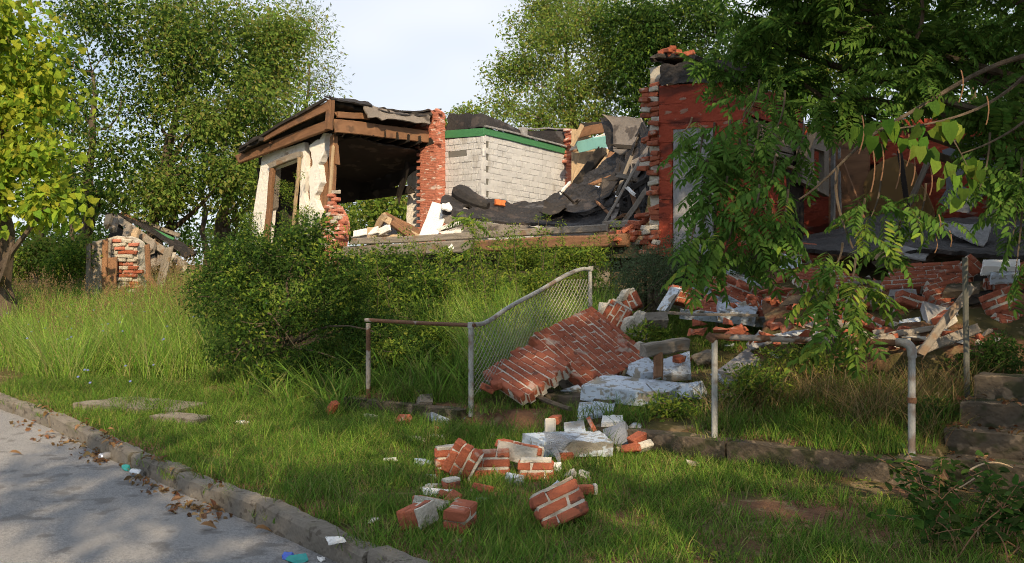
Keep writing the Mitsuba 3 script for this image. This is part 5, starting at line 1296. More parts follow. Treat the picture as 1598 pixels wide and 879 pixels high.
def tree(name, label, base, lobes, trunk_r, grp, dens=1.0, gap=.40, seed=0, size=1.0, cat='tree', grp_label=None, trunk_top=None, twigs=True, crown_name='crown', bark='bark', rbias=.5):
    """A tapered trunk, a limb to every lobe of the crown, and leafy twig ends spread through the lobes with gaps."""
    g = np.random.default_rng(seed); t = thing(name, label, cat, grp_label)
    base = np.asarray(base, float); lobes = [(np.asarray(c, float), np.asarray(r, float) * np.ones(3)) for c, r in lobes]
    top = np.mean([c for c, r in lobes], 0) if trunk_top is None else np.asarray(trunk_top, float)
    zmax = max(c[2] for c, r in lobes)
    top = np.array([top[0] * .6 + base[0] * .4, top[1] * .6 + base[1] * .4, base[2] + (zmax - base[2]) * .8]) if trunk_top is None else top
    n = 10; tr = base + (top - base) * np.linspace(0, 1, n)[:, None] + np.r_[[[0, 0, 0]], g.normal(0, .10 * min(1, trunk_r * 5), (n - 1, 3)) * [1, 1, 0]]
    tr[0] -= [0, 0, .3]
    rad = trunk_r * np.linspace(1, .2, n); rad[0] *= 1.35
    wood = [tube(tr, rad, 8)]
    i = 0
    for c, r in lobes:
        hd = np.hypot(*(c - base)[:2]); za = np.clip(c[2] - .7 * hd - .2 * r[2], base[2] + .25 * (top[2] - base[2]), top[2])
        a = tr[0] + (tr[-1] - tr[0]) * (za - tr[0, 2]) / (tr[-1, 2] - tr[0, 2] + 1e-9); r0 = np.interp(za, tr[:, 2], rad) * .42
        limb = curve([a, a * .45 + c * .55 + g.normal(0, .2, 3) - [0, 0, .1 * r[2]], c], 8)
        wood.append(tube(limb, r0 * np.linspace(1, .35, 8), 5))
        m = int(dens * 4.0 * (r[0] * r[1] * r[2]) ** (2 / 3) / (size * CR.get(grp[0], .5)) ** 2 + 3)
        k = 0
        while k < m:
            q = norm(g.normal(0, 1, 3)); p = c + q * r * g.uniform(0, 1) ** rbias * (.85 + .4 * (meshkit.noise(q * 2.3 + c, seed) - .3))
            k += 1
            if meshkit.fbm(p * .75 / size + 3.3, 2, seed=seed) < gap: continue
            if twigs and k % 5 == 0:
                wood.append(tube(curve([c + (p - c) * .1, (p + c) / 2 + g.normal(0, .12, 3) * r, p], 5), r0 * .22 * np.linspace(1, .2, 5) + .005, 3, cap=False))
            inst(f'{t}__{crown_name}', i, f'{grp[int(g.integers(len(grp)))]}', rot_m(g, p, size * g.uniform(.7, 1.25)))
            i += 1
    scene[f'{t}__trunk'] = mikit.ply(cat_mesh(wood), bark, smooth=False)
    return t


def lob(px, py, Y, rx, ry, rd=None):
    s_ = Y / 1500
    return at(px, py, Y), (rx * s_, (rd or (rx + ry) / 2) * s_, ry * s_)


def foot(px, Y):
    x = (px - 799) * Y / 1500
    return np.array([x, Y, float(ground_h(x, Y))])


CT = ['catalpa_twig_0', 'catalpa_twig_1']; OT = ['olive_twig_0', 'olive_twig_1']; GT = ['green_twig_0', 'green_twig_1']
DT = ['dark_twig_0', 'dark_twig_1']; WT = ['wispy_twig_0', 'wispy_twig_1']; LT = ['light_twig_0', 'light_twig_1']
# left side
tree('catalpa_tree', 'bright yellow-green large-leaved tree at the left edge', foot(5, 17.5), [lob(15, 40, 17, 95, 75), lob(60, 140, 17.2, 70, 65), lob(-20, 180, 17, 90, 80), lob(45, 235, 16.8, 75, 45), lob(75, 320, 16.6, 45, 55), lob(-30, 300, 16.8, 70, 60), lob(-90, 80, 17.5, 110, 120), lob(20, 375, 16.6, 25, 25)], .26, CT, 1.5, .40, 1, 1.0)
tree('broadleaf_tree', 'green tree with a bare trunk right of the large-leaved tree', foot(133, 23), [lob(150, 60, 23, 70, 70), lob(190, 150, 23, 65, 60), lob(120, 160, 23.5, 50, 60), lob(165, 240, 23, 75, 45), lob(130, 20, 23, 60, 60), lob(215, 40, 23.5, 55, 60), lob(140, 300, 22.5, 60, 40)], .20, GT + OT[:1], 2.0, .39, 2)
tree('broadleaf_tree', 'largest olive-green tree left of the white-fronted house', foot(238, 24.5), [lob(290, 90, 24, 85, 80), lob(340, 30, 24.5, 80, 70), lob(250, 180, 24, 65, 55), lob(320, 200, 23.5, 80, 60), lob(385, 150, 24, 65, 70), lob(260, 30, 24.5, 60, 70), lob(290, 270, 23, 70, 40), lob(360, 265, 23.2, 55, 35), lob(235, 300, 23, 45, 40)], .24, OT + GT[:1], 2.3, .35, 3)
tree('broadleaf_tree', 'olive and russet tree rising just left of the house roof', foot(330, 26), [lob(430, 110, 25.5, 60, 70), lob(440, 190, 25, 55, 55), lob(400, 60, 26, 65, 65), lob(395, 230, 24.5, 50, 45), lob(360, 300, 24, 55, 40), lob(430, 250, 25, 40, 40), lob(455, 50, 26, 45, 50)], .20, OT, 2.2, .36, 4)
tree('wispy_tree', 'thin grey-green feathery tree against the sky left of the house', foot(470, 29), [lob(475, 110, 29, 45, 60), lob(500, 60, 29, 32, 45), lob(490, 150, 29, 36, 35), lob(465, 20, 29.5, 50, 50), lob(512, 110, 29, 18, 40)], .13, WT, 2.4, .38, 5)
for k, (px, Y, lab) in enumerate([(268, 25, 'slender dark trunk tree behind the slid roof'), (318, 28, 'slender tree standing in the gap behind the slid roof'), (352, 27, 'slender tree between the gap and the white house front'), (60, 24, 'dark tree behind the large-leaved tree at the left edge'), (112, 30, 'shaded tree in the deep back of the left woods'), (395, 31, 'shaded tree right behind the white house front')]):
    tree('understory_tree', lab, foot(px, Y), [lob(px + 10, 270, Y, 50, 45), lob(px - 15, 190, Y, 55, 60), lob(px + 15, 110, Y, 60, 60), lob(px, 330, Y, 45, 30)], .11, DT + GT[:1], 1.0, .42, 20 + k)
tree('leafy_shrub', 'sunlit leafy shrub in front of the dark woods on the left', foot(95, 21), [lob(60, 395, 21, 40, 25), lob(110, 400, 21, 35, 32), lob(25, 410, 21, 35, 20)], .05, ['lush_twig_0', 'light_twig_1'], 2.4, .34, 31, .55, cat='shrub')
tree('leafy_shrub', 'shrub with shining leaves just above the slid roof', foot(210, 25), [lob(215, 300, 24.4, 50, 32), lob(170, 315, 24.6, 40, 25), lob(255, 305, 24.5, 40, 30)], .05, LT, 1.8, .36, 32, .8, cat='shrub')
tree('leafy_shrub', 'pale shrub left of the brick ruin', foot(118, 19.2), [lob(115, 405, 19.2, 32, 32), lob(85, 425, 19.2, 25, 20)], .04, ['lush_twig_0', 'lush_twig_1'], 2.0, .34, 33, .9, cat='shrub')
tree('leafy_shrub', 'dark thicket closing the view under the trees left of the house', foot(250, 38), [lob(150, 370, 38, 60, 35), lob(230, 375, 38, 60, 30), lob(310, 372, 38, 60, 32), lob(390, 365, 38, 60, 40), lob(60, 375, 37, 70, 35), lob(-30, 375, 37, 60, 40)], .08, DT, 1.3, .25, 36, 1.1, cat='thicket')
tree('leafy_shrub', 'dark thicket behind the rubble heap at the right edge', foot(1560, 19), [lob(1500, 330, 19, 60, 50), lob(1580, 320, 19, 60, 70), lob(1640, 360, 18.5, 50, 60), lob(1560, 390, 18, 60, 25)], .06, DT, 1.3, .25, 37, .8, cat='thicket')
# behind the houses
tree('broadleaf_tree', 'big rounded olive tree behind the collapsed house', foot(900, 33), [lob(850, 60, 32, 65, 65), lob(920, 30, 32, 80, 70), lob(810, 110, 32, 48, 45), lob(870, 140, 31.5, 75, 50), lob(950, 110, 32, 70, 60), lob(1000, 50, 32.5, 75, 75), lob(790, 165, 31.5, 42, 28), lob(850, 190, 31, 60, 28), lob(930, 180, 31.5, 55, 30), lob(850, 10, 33, 60, 45)], .34, OT, 2.5, .32, 6)
tree('broadleaf_tree', 'dark green tree behind the red house\'s broken wall', foot(1060, 30), [lob(1040, 60, 30, 60, 65), lob(1090, 110, 29.5, 65, 55), lob(1110, 30, 30, 80, 65), lob(1010, 140, 30, 45, 45), lob(1050, 170, 30, 55, 40), lob(1160, 90, 30, 60, 60), lob(990, 90, 30.5, 45, 60), lob(985, 30, 30.5, 55, 50), lob(1000, 185, 30, 40, 25)], .25, GT + DT[:1], 2.3, .30, 7)
tree('broadleaf_tree', 'light green sunlit tree behind the red house roof', foot(1240, 34), [lob(1210, 70, 34, 60, 60), lob(1270, 40, 34, 60, 60), lob(1290, 120, 34, 60, 50), lob(1340, 70, 34, 60, 70), lob(1200, 140, 34, 50, 35)], .25, LT, 2.0, .34, 8)
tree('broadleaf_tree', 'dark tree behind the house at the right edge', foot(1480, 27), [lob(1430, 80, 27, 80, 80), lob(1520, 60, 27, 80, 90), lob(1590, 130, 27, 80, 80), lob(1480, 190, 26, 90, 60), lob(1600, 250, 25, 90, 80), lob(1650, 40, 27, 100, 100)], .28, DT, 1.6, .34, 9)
tree('distant_tree', 'small distant tree above the parapet of the grey shingled house', foot(738, 55), [lob(735, 180, 55, 22, 22), lob(752, 186, 55, 24, 18), lob(715, 190, 55, 22, 16), lob(690, 196, 55, 24, 14)], .2, LT, 1.5, .36, 10, 1.2)
tree('leafy_shrub', 'sunlit shrub seen through the open side of the white-fronted house', foot(590, 27), [lob(575, 325, 27, 45, 30), lob(620, 330, 27, 40, 35), lob(545, 345, 27, 40, 25), lob(600, 290, 28, 55, 25), lob(560, 360, 26, 60, 20)], .06, LT + ['lush_twig_0'], 2.2, .32, 34, .8, cat='shrub')
tree('understory_tree', 'dark tree behind the open interior of the white-fronted house', foot(570, 33), [lob(575, 300, 33, 60, 40), lob(610, 360, 33, 60, 30), lob(520, 330, 33, 50, 40), lob(640, 320, 33, 50, 40)], .15, GT, 1.5, .34, 35)
# trees across the street, behind the viewer: they shade the lawn
SH = ['shade_twig']
tree('street_tree', 'tall street tree across the road shading the lawn', (3.5, -7.0, 0), [((3.2, -7, 9.2), (2.6, 2.2, 2.6)), ((5.6, -7, 8.2), (2.4, 2.2, 2.4)), ((1.4, -7.4, 7.8), (2.0, 2.0, 2.2)), ((4.4, -6.6, 11.4), (2.4, 2.2, 2.0)), ((7.6, -7, 10.0), (2.2, 2.0, 2.4)), ((2.0, -6.6, 11.6), (1.9, 1.8, 1.6)), ((-.2, -7.4, 9.0), (1.5, 1.5, 1.5))], .3, SH, .75, .44, 40, 1.0)
tree('street_tree', 'second street tree across the road shading the right side', (9.5, -5.0, 0), [((9.4, -5, 9), (2.8, 2.6, 2.8)), ((11.5, -5, 11), (2.6, 2.4, 2.6)), ((7.6, -5.5, 7.2), (2.2, 2.0, 2.2)), ((8.4, -5, 12.0), (2.4, 2.2, 2.2)), ((11.2, -4, 7.2), (2.4, 2, 2.2))], .3, SH, .9, .40, 41, 1.0)

# ---------------------------------------------------------------- overhanging tree on the right
FP = [(0.1, 0.2, 0.04), (0.075, 0.165, 0.032), (0.13, 0.235, 0.048), (0.11, 0.2, 0.04)]


def frond(seed, n=8, L=.46, lw=.15, pal=FP):
    """A pinnate leaf along +x, drooping: stem and paired leaflets."""
    g = np.random.default_rng(seed); s_ = np.linspace(.12, 1, n)
    mid = lambda t: np.stack([L * t, 0 * t, -L * .35 * t * t], -1)
    P = mid(s_); P = np.repeat(P, 2, 0); sg = np.tile([1, -1], n)
    D = np.stack([.45 + g.normal(0, .12, 2 * n), sg * 1.0, -.45 + g.normal(0, .15, 2 * n)], 1)
    N = np.stack([g.normal(0, .15, 2 * n), sg * .25, 1 + 0 * sg], 1)
    l = lw * np.repeat(np.sin(np.clip(s_ * .8 + .2, 0, 1) * 2.2) * .5 + .55, 2) * g.uniform(.85, 1.1, 2 * n)
    P = np.vstack([P, mid(np.array([1.0]))]); D = np.vstack([D, [[1, 0, -.7]]]); N = np.vstack([N, [[.5, 0, 1]]]); l = np.r_[l, lw]
    v, f, k = leaves8(P, D, N, l, l * .34, droop=.22)
    col = np.repeat(leaf_color(g, len(P), pal, .12), k, 0)
    st = tube(mid(np.linspace(0, 1, 6)), .0025, 3, cap=False)
    return np.vstack([v, st.vertices]), np.vstack([f, st.faces + len(v)]), np.vstack([col, np.tile([[.06, .07, .025]], (len(st.vertices), 1))])


for i in range(3):
    group(f'frond_{i}', *frond(200 + i))
    group(f'bright_frond_{i}', *frond(210 + i, pal=YG + FP[2:3]))
    g = np.random.default_rng(230 + i); vs, fs_, cs, o_ = [], [], [], 0
    for k in range(9):   # a leafy spray: nine pinnate leaves round a twig end
        v, f, c_ = frond(240 + 10 * i + k)
        M = trimesh.transformations.euler_matrix(g.normal(0, .3), g.uniform(-.5, .7), k * 2.4 + g.normal(0, .3)); M[:3, :3] *= g.uniform(.8, 1.1)
        M[:3, 3] = [0, 0, g.uniform(-.12, .12)]
        vs.append(v @ M[:3, :3].T + M[:3, 3]); fs_.append(f + o_); cs.append(c_); o_ += len(v)
    group(f'spray_{i}', np.vstack(vs), np.vstack(fs_), np.vstack(cs))
SPR = ['spray_0', 'spray_1', 'spray_2']
tb = np.array([7.2, 9.0, .9])
top_lobes = [lob(1180, 60, 9.6, 80, 60), lob(1290, 40, 9.2, 110, 70), lob(1400, 70, 9.0, 100, 70), lob(1510, 50, 9.0, 100, 75), lob(1250, 130, 9.4, 60, 45), lob(1330, 165, 9.0, 75, 45), lob(1440, 150, 8.6, 70, 50), lob(1560, 170, 8.6, 80, 60), lob(1130, 110, 9.8, 30, 40), lob(1590, 260, 8.6, 50, 70),
             lob(1240, -60, 9.0, 150, 70, 170), lob(1420, -80, 9.0, 160, 80, 200), lob(1600, -60, 9, 150, 90, 200),
             ((6.4, 9.0, 5.6), (2.0, 1.8, 1.3)), ((8.2, 8, 5.6), (2.0, 1.8, 1.3)), ((7.2, 11, 6.2), (2.0, 1.8, 1.2)), ((5.0, 11.6, 6.4), (1.7, 1.7, 1.0)), ((5.2, 7.2, 6.6), (1.8, 1.6, 1.0)), ((3.9, 9.6, 6.6), (1.7, 1.7, 1.0)), ((3.6, 8.6, 7.6), (1.6, 1.4, .8)), ((2.7, 10.2, 6.6), (1.2, 1.3, .8)), ((7.5, 6, 6.2), (1.8, 1.6, 1.2)), ((6.2, 4.6, 5.8), (1.6, 1.5, 1.0)), ((6.4, 13.2, 6.2), (1.8, 1.6, 1.0)), ((8.6, 13.4, 5.6), (2.0, 1.8, 1.4)), ((9.6, 10.6, 5.0), (1.8, 1.8, 1.6)), ((10.2, 7.4, 4.6), (1.6, 1.8, 1.6)), ((4.6, 13.6, 6.8), (1.4, 1.4, .8))]  # crown lobes out of view, added to shade the red house and heap
OH = tree('overhanging_tree', 'dark tree overhanging from the right with pinnate leaves', tb, top_lobes, .22, SPR, 1.2, .33, 50, .62, trunk_top=(6.6, 9.0, 6.8))
tips = [(1598, 88, 8.4), (1480, 140, 8.3), (1410, 182, 8.2), (1360, 212, 8.1), (1300, 268, 8.0), (1246, 312, 7.9)]
part(OH, 'branch', tube(curve([at(*q) for q in tips], 24), np.linspace(.024, .008, 24), 7), 'bark')
part(OH, 'branch', tube(curve([at(1307, 262, 8.0), at(1306, 310, 7.9), at(1320, 360, 7.8), at(1331, 388, 7.75)], 12), np.linspace(.014, .008, 12), 5), 'bark')
part(OH, 'branch', tube(curve([at(1640, 150, 8.2), at(1560, 215, 8.0), at(1500, 240, 7.9)], 12), np.linspace(.016, .005, 12), 6), 'bark')
part(OH, 'branch', tube(curve([at(1430, 60, 8.8), at(1440, 20, 8.7), at(1420, -40, 8.7)], 12), np.linspace(.02, .012, 12), 6), 'bark')


def hang(name, label, spots, groups, seed, size, tilt=.25, cat='branch'):
    """A hanging leafy branch end: pinnate leaves placed one by one round given twigs."""
    g = np.random.default_rng(seed); t = thing(name, label, cat); i = 0; wood = []
    for (px, py, Y, rx, ry, n) in spots:
        for k in range(n):
            p = at(px + g.normal(0, rx * .5), py + g.normal(0, ry * .5), Y + g.normal(0, .12))
            a = g.uniform(0, 6.283)
            M = trimesh.transformations.euler_matrix(g.normal(0, tilt), g.uniform(-.1, .9), a); M[:3, :3] *= size * g.uniform(.8, 1.2); M[:3, 3] = p
            inst(f'{t}__leaves', i, groups[int(g.integers(len(groups)))], M); i += 1
        wood.append(tube(curve([at(px + 5, py - ry * 1.4, Y), at(px, py - ry * .3, Y + .03), at(px - rx * .3, py + ry * .6, Y)], 8), np.linspace(.010, .004, 8), 4))
    part(t, 'twig', cat_mesh(wood), 'bark')
    return t


FR = ['frond_0', 'frond_1', 'frond_2']; BF = ['bright_frond_0', 'bright_frond_1', 'bright_frond_2']
hang('leafy_branch', 'large drooping leafy branch before the red house\'s door board', [(1180, 330, 7.4, 55, 30, 15), (1225, 345, 7.4, 35, 35, 10), (1140, 375, 7.5, 40, 28, 12), (1190, 395, 7.5, 45, 22, 10), (1095, 400, 7.6, 25, 22, 6)], FR + BF[:1], 1, .62)
hang('leafy_branch', 'darker hanging leaves higher up before the red house front', [(1110, 240, 8.0, 45, 35, 12), (1150, 265, 8.0, 35, 35, 10), (1075, 200, 8.2, 40, 12, 6), (1100, 290, 7.9, 25, 30, 7), (1135, 215, 8.0, 30, 20, 8), (1180, 235, 8.0, 35, 30, 9), (1130, 310, 7.8, 30, 25, 8), (1205, 285, 7.8, 35, 30, 9), (1092, 250, 7.9, 25, 30, 8), (1105, 330, 7.7, 25, 28, 8), (1080, 375, 7.6, 20, 18, 5), (1160, 190, 8.2, 40, 16, 8)], FR, 2, .62)
hang('leafy_branch', 'lowest leafy branch hanging down to the rusty rail', [(1310, 410, 7.3, 40, 22, 10), (1330, 445, 7.2, 40, 30, 14), (1290, 470, 7.2, 30, 35, 10), (1320, 505, 7.2, 28, 28, 9), (1300, 535, 7.2, 15, 18, 4)], BF + FR[:2], 3, .60)
hang('leafy_branch', 'hanging leaves left of the large heart-shaped leaves', [(1220, 190, 8.2, 50, 35, 12), (1250, 235, 8.1, 45, 30, 10), (1180, 160, 8.4, 45, 25, 8)], FR, 4, .62)
hang('leafy_branch', 'leaf clump hanging below the brown branch at the right', [(1370, 320, 7.8, 35, 30, 10), (1440, 335, 7.8, 45, 35, 12), (1400, 375, 7.7, 35, 22, 7), (1345, 345, 7.8, 20, 25, 5)], FR + BF[:1], 5, .58)
hang('leafy_branch', 'dark leaf clump at the right edge under the brown branch', [(1540, 270, 8.0, 40, 45, 14), (1590, 330, 8.0, 30, 60, 14), (1590, 400, 8.0, 20, 50, 8)], FR, 6, .62)
# large heart-shaped leaves with hanging pods
g = np.random.default_rng(77)
hl = thing('heart_leaf_branch', 'yellow-green large heart-shaped leaves with long hanging pods', 'branch')
spots = [(1350, 222, 24), (1372, 228, 24), (1392, 215, 26), (1410, 232, 22), (1430, 200, 20), (1448, 215, 24), (1452, 250, 26), (1470, 205, 26), (1475, 275, 20), (1498, 285, 20), (1505, 270, 18), (1518, 290, 22), (1508, 312, 20), (1522, 262, 18), (1435, 245, 18), (1465, 180, 24), (1490, 215, 22)]
P, D, N, Lh = [], [], [], []
for px, py, s_ in spots:
    for k in range(3 if 200 < py < 320 else 2):
        q_ = s_ * (.62 if py > 170 else .48); P.append(at(px + g.normal(0, 8), py - s_ * .6 + g.normal(0, 8), 7.5 + g.normal(0, .15) + (.8 if py < 170 else 0))); D.append([g.normal(0, .3), g.normal(-.1, .3), -1]); N.append([g.normal(0, .7), -1, .3]); Lh.append(q_ * 2 * 7.5 / 1500 * g.uniform(.75, 1.1))
v, f_, k = leaves8(np.array(P), np.array(D), np.array(N), np.array(Lh), np.array(Lh) * .75, droop=.2, heart=True)
scene[f'{hl}__leaves'] = mikit.ply((v, f_), 'leaf', color=np.repeat(leaf_color(g, len(P), [(.11, .20, .032), (.08, .16, .028), (.16, .23, .036)], .25), k, 0))
pods = [(1362, 232, 300), (1376, 225, 282), (1402, 232, 295), (1425, 240, 290), (1452, 262, 305), (1460, 370, 395), (1482, 360, 385), (1465, 335, 370), (1418, 210, 260), (1500, 110, 160), (1540, 150, 195), (1345, 180, 240)]
for a, b, c_ in pods:
    part(hl, 'pod', tube(curve([at(a, b, 7.6), at(a + 3, (b + c_) / 2, 7.58), at(a - 2 + g.normal(0, 3), c_, 7.6)], 7), .005, 4), 'brown_wood')
part(hl, 'twig', cat_mesh([tube(curve([at(1598, 120, 8.0), at(1500, 180, 7.7), at(1440, 195, 7.6), at(1350, 205, 7.6)], 14), np.linspace(.016, .005, 14), 5), tube(curve([at(1470, 190, 7.65), at(1500, 240, 7.5), at(1515, 270, 7.5)], 10), np.linspace(.008, .004, 10), 4)]), 'bark')


# ---------------------------------------------------------------- bushes and weeds
BT = ['bush_twig_0', 'bush_twig_1']; LU = ['lush_twig_0', 'lush_twig_1']; GR = ['grey_twig_0', 'grey_twig_1']; WD = ['weed_twig_0', 'weed_twig_1']
tree('bush', 'large dark green bush in the middle left before the white house', foot(440, 12.6), [lob(400, 420, 13.0, 75, 60), lob(470, 400, 12.8, 70, 60), lob(360, 470, 12.6, 50, 50), lob(430, 500, 12.4, 80, 55), lob(500, 480, 12.4, 60, 60), lob(380, 540, 12.3, 50, 35), lob(470, 555, 12.2, 60, 30), lob(345, 410, 13.2, 42, 35), lob(450, 385, 13.0, 55, 26), lob(530, 440, 12.6, 40, 50), lob(385, 385, 13.2, 40, 22), lob(545, 510, 12.4, 45, 45), lob(320, 450, 13.4, 28, 40), lob(520, 560, 12.2, 50, 28), lob(590, 530, 12.0, 45, 40), lob(640, 545, 11.7, 40, 30), lob(560, 575, 11.8, 40, 20), lob(440, 585, 12.1, 70, 20)], .05, BT + LU[:1], 1.5, .30, 61, .75, cat='bush', rbias=.33)
for k, (px, py, Y) in enumerate([(350, 375, 13.3), (405, 352, 13.2), (440, 345, 13.2), (490, 360, 13.0), (530, 395, 12.8), (560, 440, 12.5), (330, 420, 13.3), (600, 480, 12.0), (470, 372, 12.9), (380, 365, 13.4)]):
    g_ = np.random.default_rng(k + 900); pb = at(px + g_.normal(0, 6), py + 60, Y); pt = at(px + g_.normal(0, 22), py - 12, Y)
    sh = curve([pb, (pb + pt) / 2 + g_.normal(0, .05, 3), pt], 8)
    part('bush', 'shoot', tube(sh, np.linspace(.008, .003, 8), 4), 'bark')
    for i, q_ in enumerate(sh[2:]):
        for j in range(2): inst('bush__shoot_leaves', k * 20 + i * 2 + j, ['bush_twig_0', 'lush_twig_0', 'bush_twig_1'][j + k % 2], rot_m(g_, q_, (.55 - .04 * i) * g_.uniform(.7, 1.1)))
tree('bush', 'second dark bush below the open side of the white house', foot(600, 14.2), [lob(590, 420, 14.4, 60, 35), lob(640, 430, 14.4, 45, 30), lob(560, 460, 14, 50, 40), lob(620, 470, 14, 60, 35), lob(570, 405, 14.6, 35, 20), lob(670, 460, 13.4, 40, 36), lob(650, 500, 12.8, 45, 28)], .04, BT + LU[:1], 1.5, .31, 62, .75, cat='bush', rbias=.33)
tree('bush', 'grey-green bush with pale small leaves below the red house corner', foot(1015, 13.3), [lob(1005, 420, 13.3, 45, 38), lob(1040, 405, 13.3, 40, 28), lob(985, 450, 13.2, 38, 32), lob(1030, 450, 13.1, 42, 32), lob(1060, 420, 13.2, 25, 28)], .04, GR, 1.7, .28, 63, .8, cat='bush', rbias=.33)
tree('bush', 'dark low bush hiding the foot of the red house door', foot(1120, 13.0), [lob(1110, 420, 13.2, 40, 22), lob(1160, 420, 13.4, 40, 20), lob(1080, 440, 13, 22, 22)], .03, BT, 1.5, .3, 64, .75, cat='bush', rbias=.33)
tree('sapling', 'yellow-green sapling growing before the collapsed roof', foot(745, 15.4), [lob(735, 345, 15.6, 26, 22), lob(745, 390, 15.5, 32, 30), lob(730, 430, 15.3, 40, 30), lob(765, 450, 15.2, 40, 30), lob(700, 450, 15.2, 32, 26)], .02, BF, 3.4, .24, 65, .6, cat='sapling')
tree('climbing_vine', 'leafy vine climbing the white house front', R(-13.6, 5.2, 1.2), [(R(-13.9, 5.3, 2.2), (.4, .22, .45)), (R(-13.0, 5.3, 2.4), (.35, .2, .6)), (R(-14.7, 5.3, 2.4), (.2, .15, .6)), (R(-12.6, 5.3, 2.0), (.4, .25, .4)), (R(-13.1, 5.35, 3.2), (.10, .1, .35)), (R(-13.9, 5.7, 3.2), (.2, .3, .35))], .015, LU, .9, .36, 66, .5, cat='vine')
for k, (px, py, Y, rx, ry, gs, lab) in enumerate([(850, 440, 13.8, 50, 18, WD, 'sunny weeds before the sill beam of the collapsed house'), (760, 490, 12.6, 50, 25, WD, 'weed clump left behind the sloping handrail'), (900, 400, 14.8, 60, 20, WD, 'tall weeds under the sill of the collapsed house'), (650, 520, 12.2, 50, 26, WD, 'weed clump behind the rusty level rail'),
                                                  (600, 545, 11.6, 30, 35, WD, 'dark weeds behind the left end of the rusty rail'), (850, 510, 12.2, 40, 22, WD, 'weed clump at the middle of the chain-link netting'), (1180, 600, 8.9, 60, 30, WD, 'weeds behind the pipe railing\'s left post'), (1330, 640, 8.0, 70, 25, WD, 'weeds on the terrace near the pipe elbow\'s foot'),
                                                  (1455, 640, 7.9, 30, 50, BT, 'dark weeds left of the mossy steps'), (1540, 570, 8.9, 60, 25, BT, 'dark weeds behind the mossy steps'), (1050, 640, 9.0, 60, 22, WD, 'weeds below the largest pale blue slab'), (680, 410, 15.6, 25, 30, LU, 'bright leafy weed by the foundation corner under the white panel'),
                                                  (820, 400, 15.2, 40, 25, WD, 'weeds right of the sapling'), (1250, 560, 9.4, 60, 22, WD, 'weeds just under the rusty rail'), (1560, 545, 8.7, 50, 25, BT, 'dark weeds at the foot of the heap by the right edge'), (1010, 520, 11.0, 30, 14, WD, 'weeds under the pale rounded block')]):
    tree('weed_clump', lab, foot(px, Y), [lob(px, py, Y, rx, ry), lob(px - rx * .5, py + ry * .3, Y, rx * .6, ry * .7), lob(px + rx * .5, py + ry * .3, Y, rx * .6, ry * .7)], .012, gs, .8, .36, 80 + k, .62, cat='weeds', twigs=True, rbias=.5)
for k, (px, py, Y, lab) in enumerate([(800, 385, 15.0, 'tall feathery weed before the slumped roofing'), (870, 395, 14.6, 'tall feathery weed under the sill beam'), (640, 400, 15.0, 'tall weed before the fallen gable'), (700, 400, 15.6, 'tall weed left of the sapling'), (925, 405, 14.2, 'tall weed at the right end of the sill beam'), (580, 420, 14.2, 'tall weed rising from the second dark bush')]):
    tree('tall_weed', lab, foot(px, Y), [lob(px, py - 5, Y, 14, 26), lob(px - 8, py + 30, Y, 18, 22), lob(px + 10, py + 50, Y, 22, 20)], .012, BF[:2] + ['weed_twig_0', 'weed_twig_1'], 1.6, .30, 130 + k, .5, cat='weed')
for k in range(46):
    g_ = np.random.default_rng(k + 1900); px = g_.uniform(550, 960); Y = g_.uniform(13.2, 15.2); pb = foot(px, Y); hh = g_.uniform(.8, 1.75)
    sh = curve([pb, pb + [g_.normal(0, .06), g_.normal(0, .05), hh * .55], pb + [g_.normal(0, .16), g_.normal(0, .1), hh]], 8)
    scene[f'stalky_weeds__stem_{k:03d}'] = mikit.ply(tube(sh, np.linspace(.008, .003, 8), 4), 'bark')
    for i, q_ in enumerate(sh[2:]):
        inst('stalky_weeds__leaves', k * 8 + i, ['weed_twig_0', 'weed_twig_1', 'lush_twig_0'][(k + i) % 3], rot_m(g_, q_, (1.0 - .09 * i) * g_.uniform(.6, 1.0)))
labels['stalky_weeds'] = {'label': 'ragged upright stalky weeds crowding before the house foundations', 'category': 'weeds', 'kind': 'stuff'}
# corner weed in front on the right: broad leaves on thin stems
cw = thing('corner_weed', 'sprawling broad-leaved weed with bare stems in the lower right corner', 'weed')
g = np.random.default_rng(99); stems, P, D, N, Ls = [], [], [], [], []
for k in range(58):
    p0 = gpt(g.uniform(1430, 1640), g.uniform(780, 885)) + [0, 0, 0]
    p1 = p0 + np.array([g.normal(0, .22), g.normal(0, .15), g.uniform(.12, .42)]); pm = (p0 + p1) / 2 + [0, 0, .08]
    cv = curve([p0, pm, p1], 9); stems.append(tube(cv, np.linspace(.005, .002, 9), 4))
    for q in cv[2:]:
        for j in range(2):
            P.append(q); D.append([g.normal(0, 1), g.normal(0, 1), g.normal(0, .3)]); N.append([g.normal(0, .4), g.normal(-.2, .4), 1]); Ls.append(g.uniform(.04, .085))
v, f_, k = leaves8(np.array(P), np.array(D), np.array(N), np.array(Ls), np.array(Ls) * .72, droop=.2)
scene[f'{cw}__leaves'] = mikit.ply((v, f_), 'leaf', color=np.repeat(leaf_color(g, len(P), DG + [(.07, .11, .03)], .2), k, 0))
part(cw, 'stems', cat_mesh(stems), 'brown_wood')
for k, (a, b, c_) in enumerate([((1512, 735), (1545, 722), (1580, 730)), ((1440, 790), (1500, 760), (1530, 740)), ((1525, 870), (1530, 810), (1550, 770))]):
    pts = [at(*a, 6.4), at(*b, 6.5), at(*c_, 6.6)] if k < 2 else [at(*a, 5.6), at(*b, 5.8), at(*c_, 6.0)]
    part(cw, 'bare_stem', tube(curve(pts, 10), np.linspace(.007, .004, 10), 5), 'pale_wood')


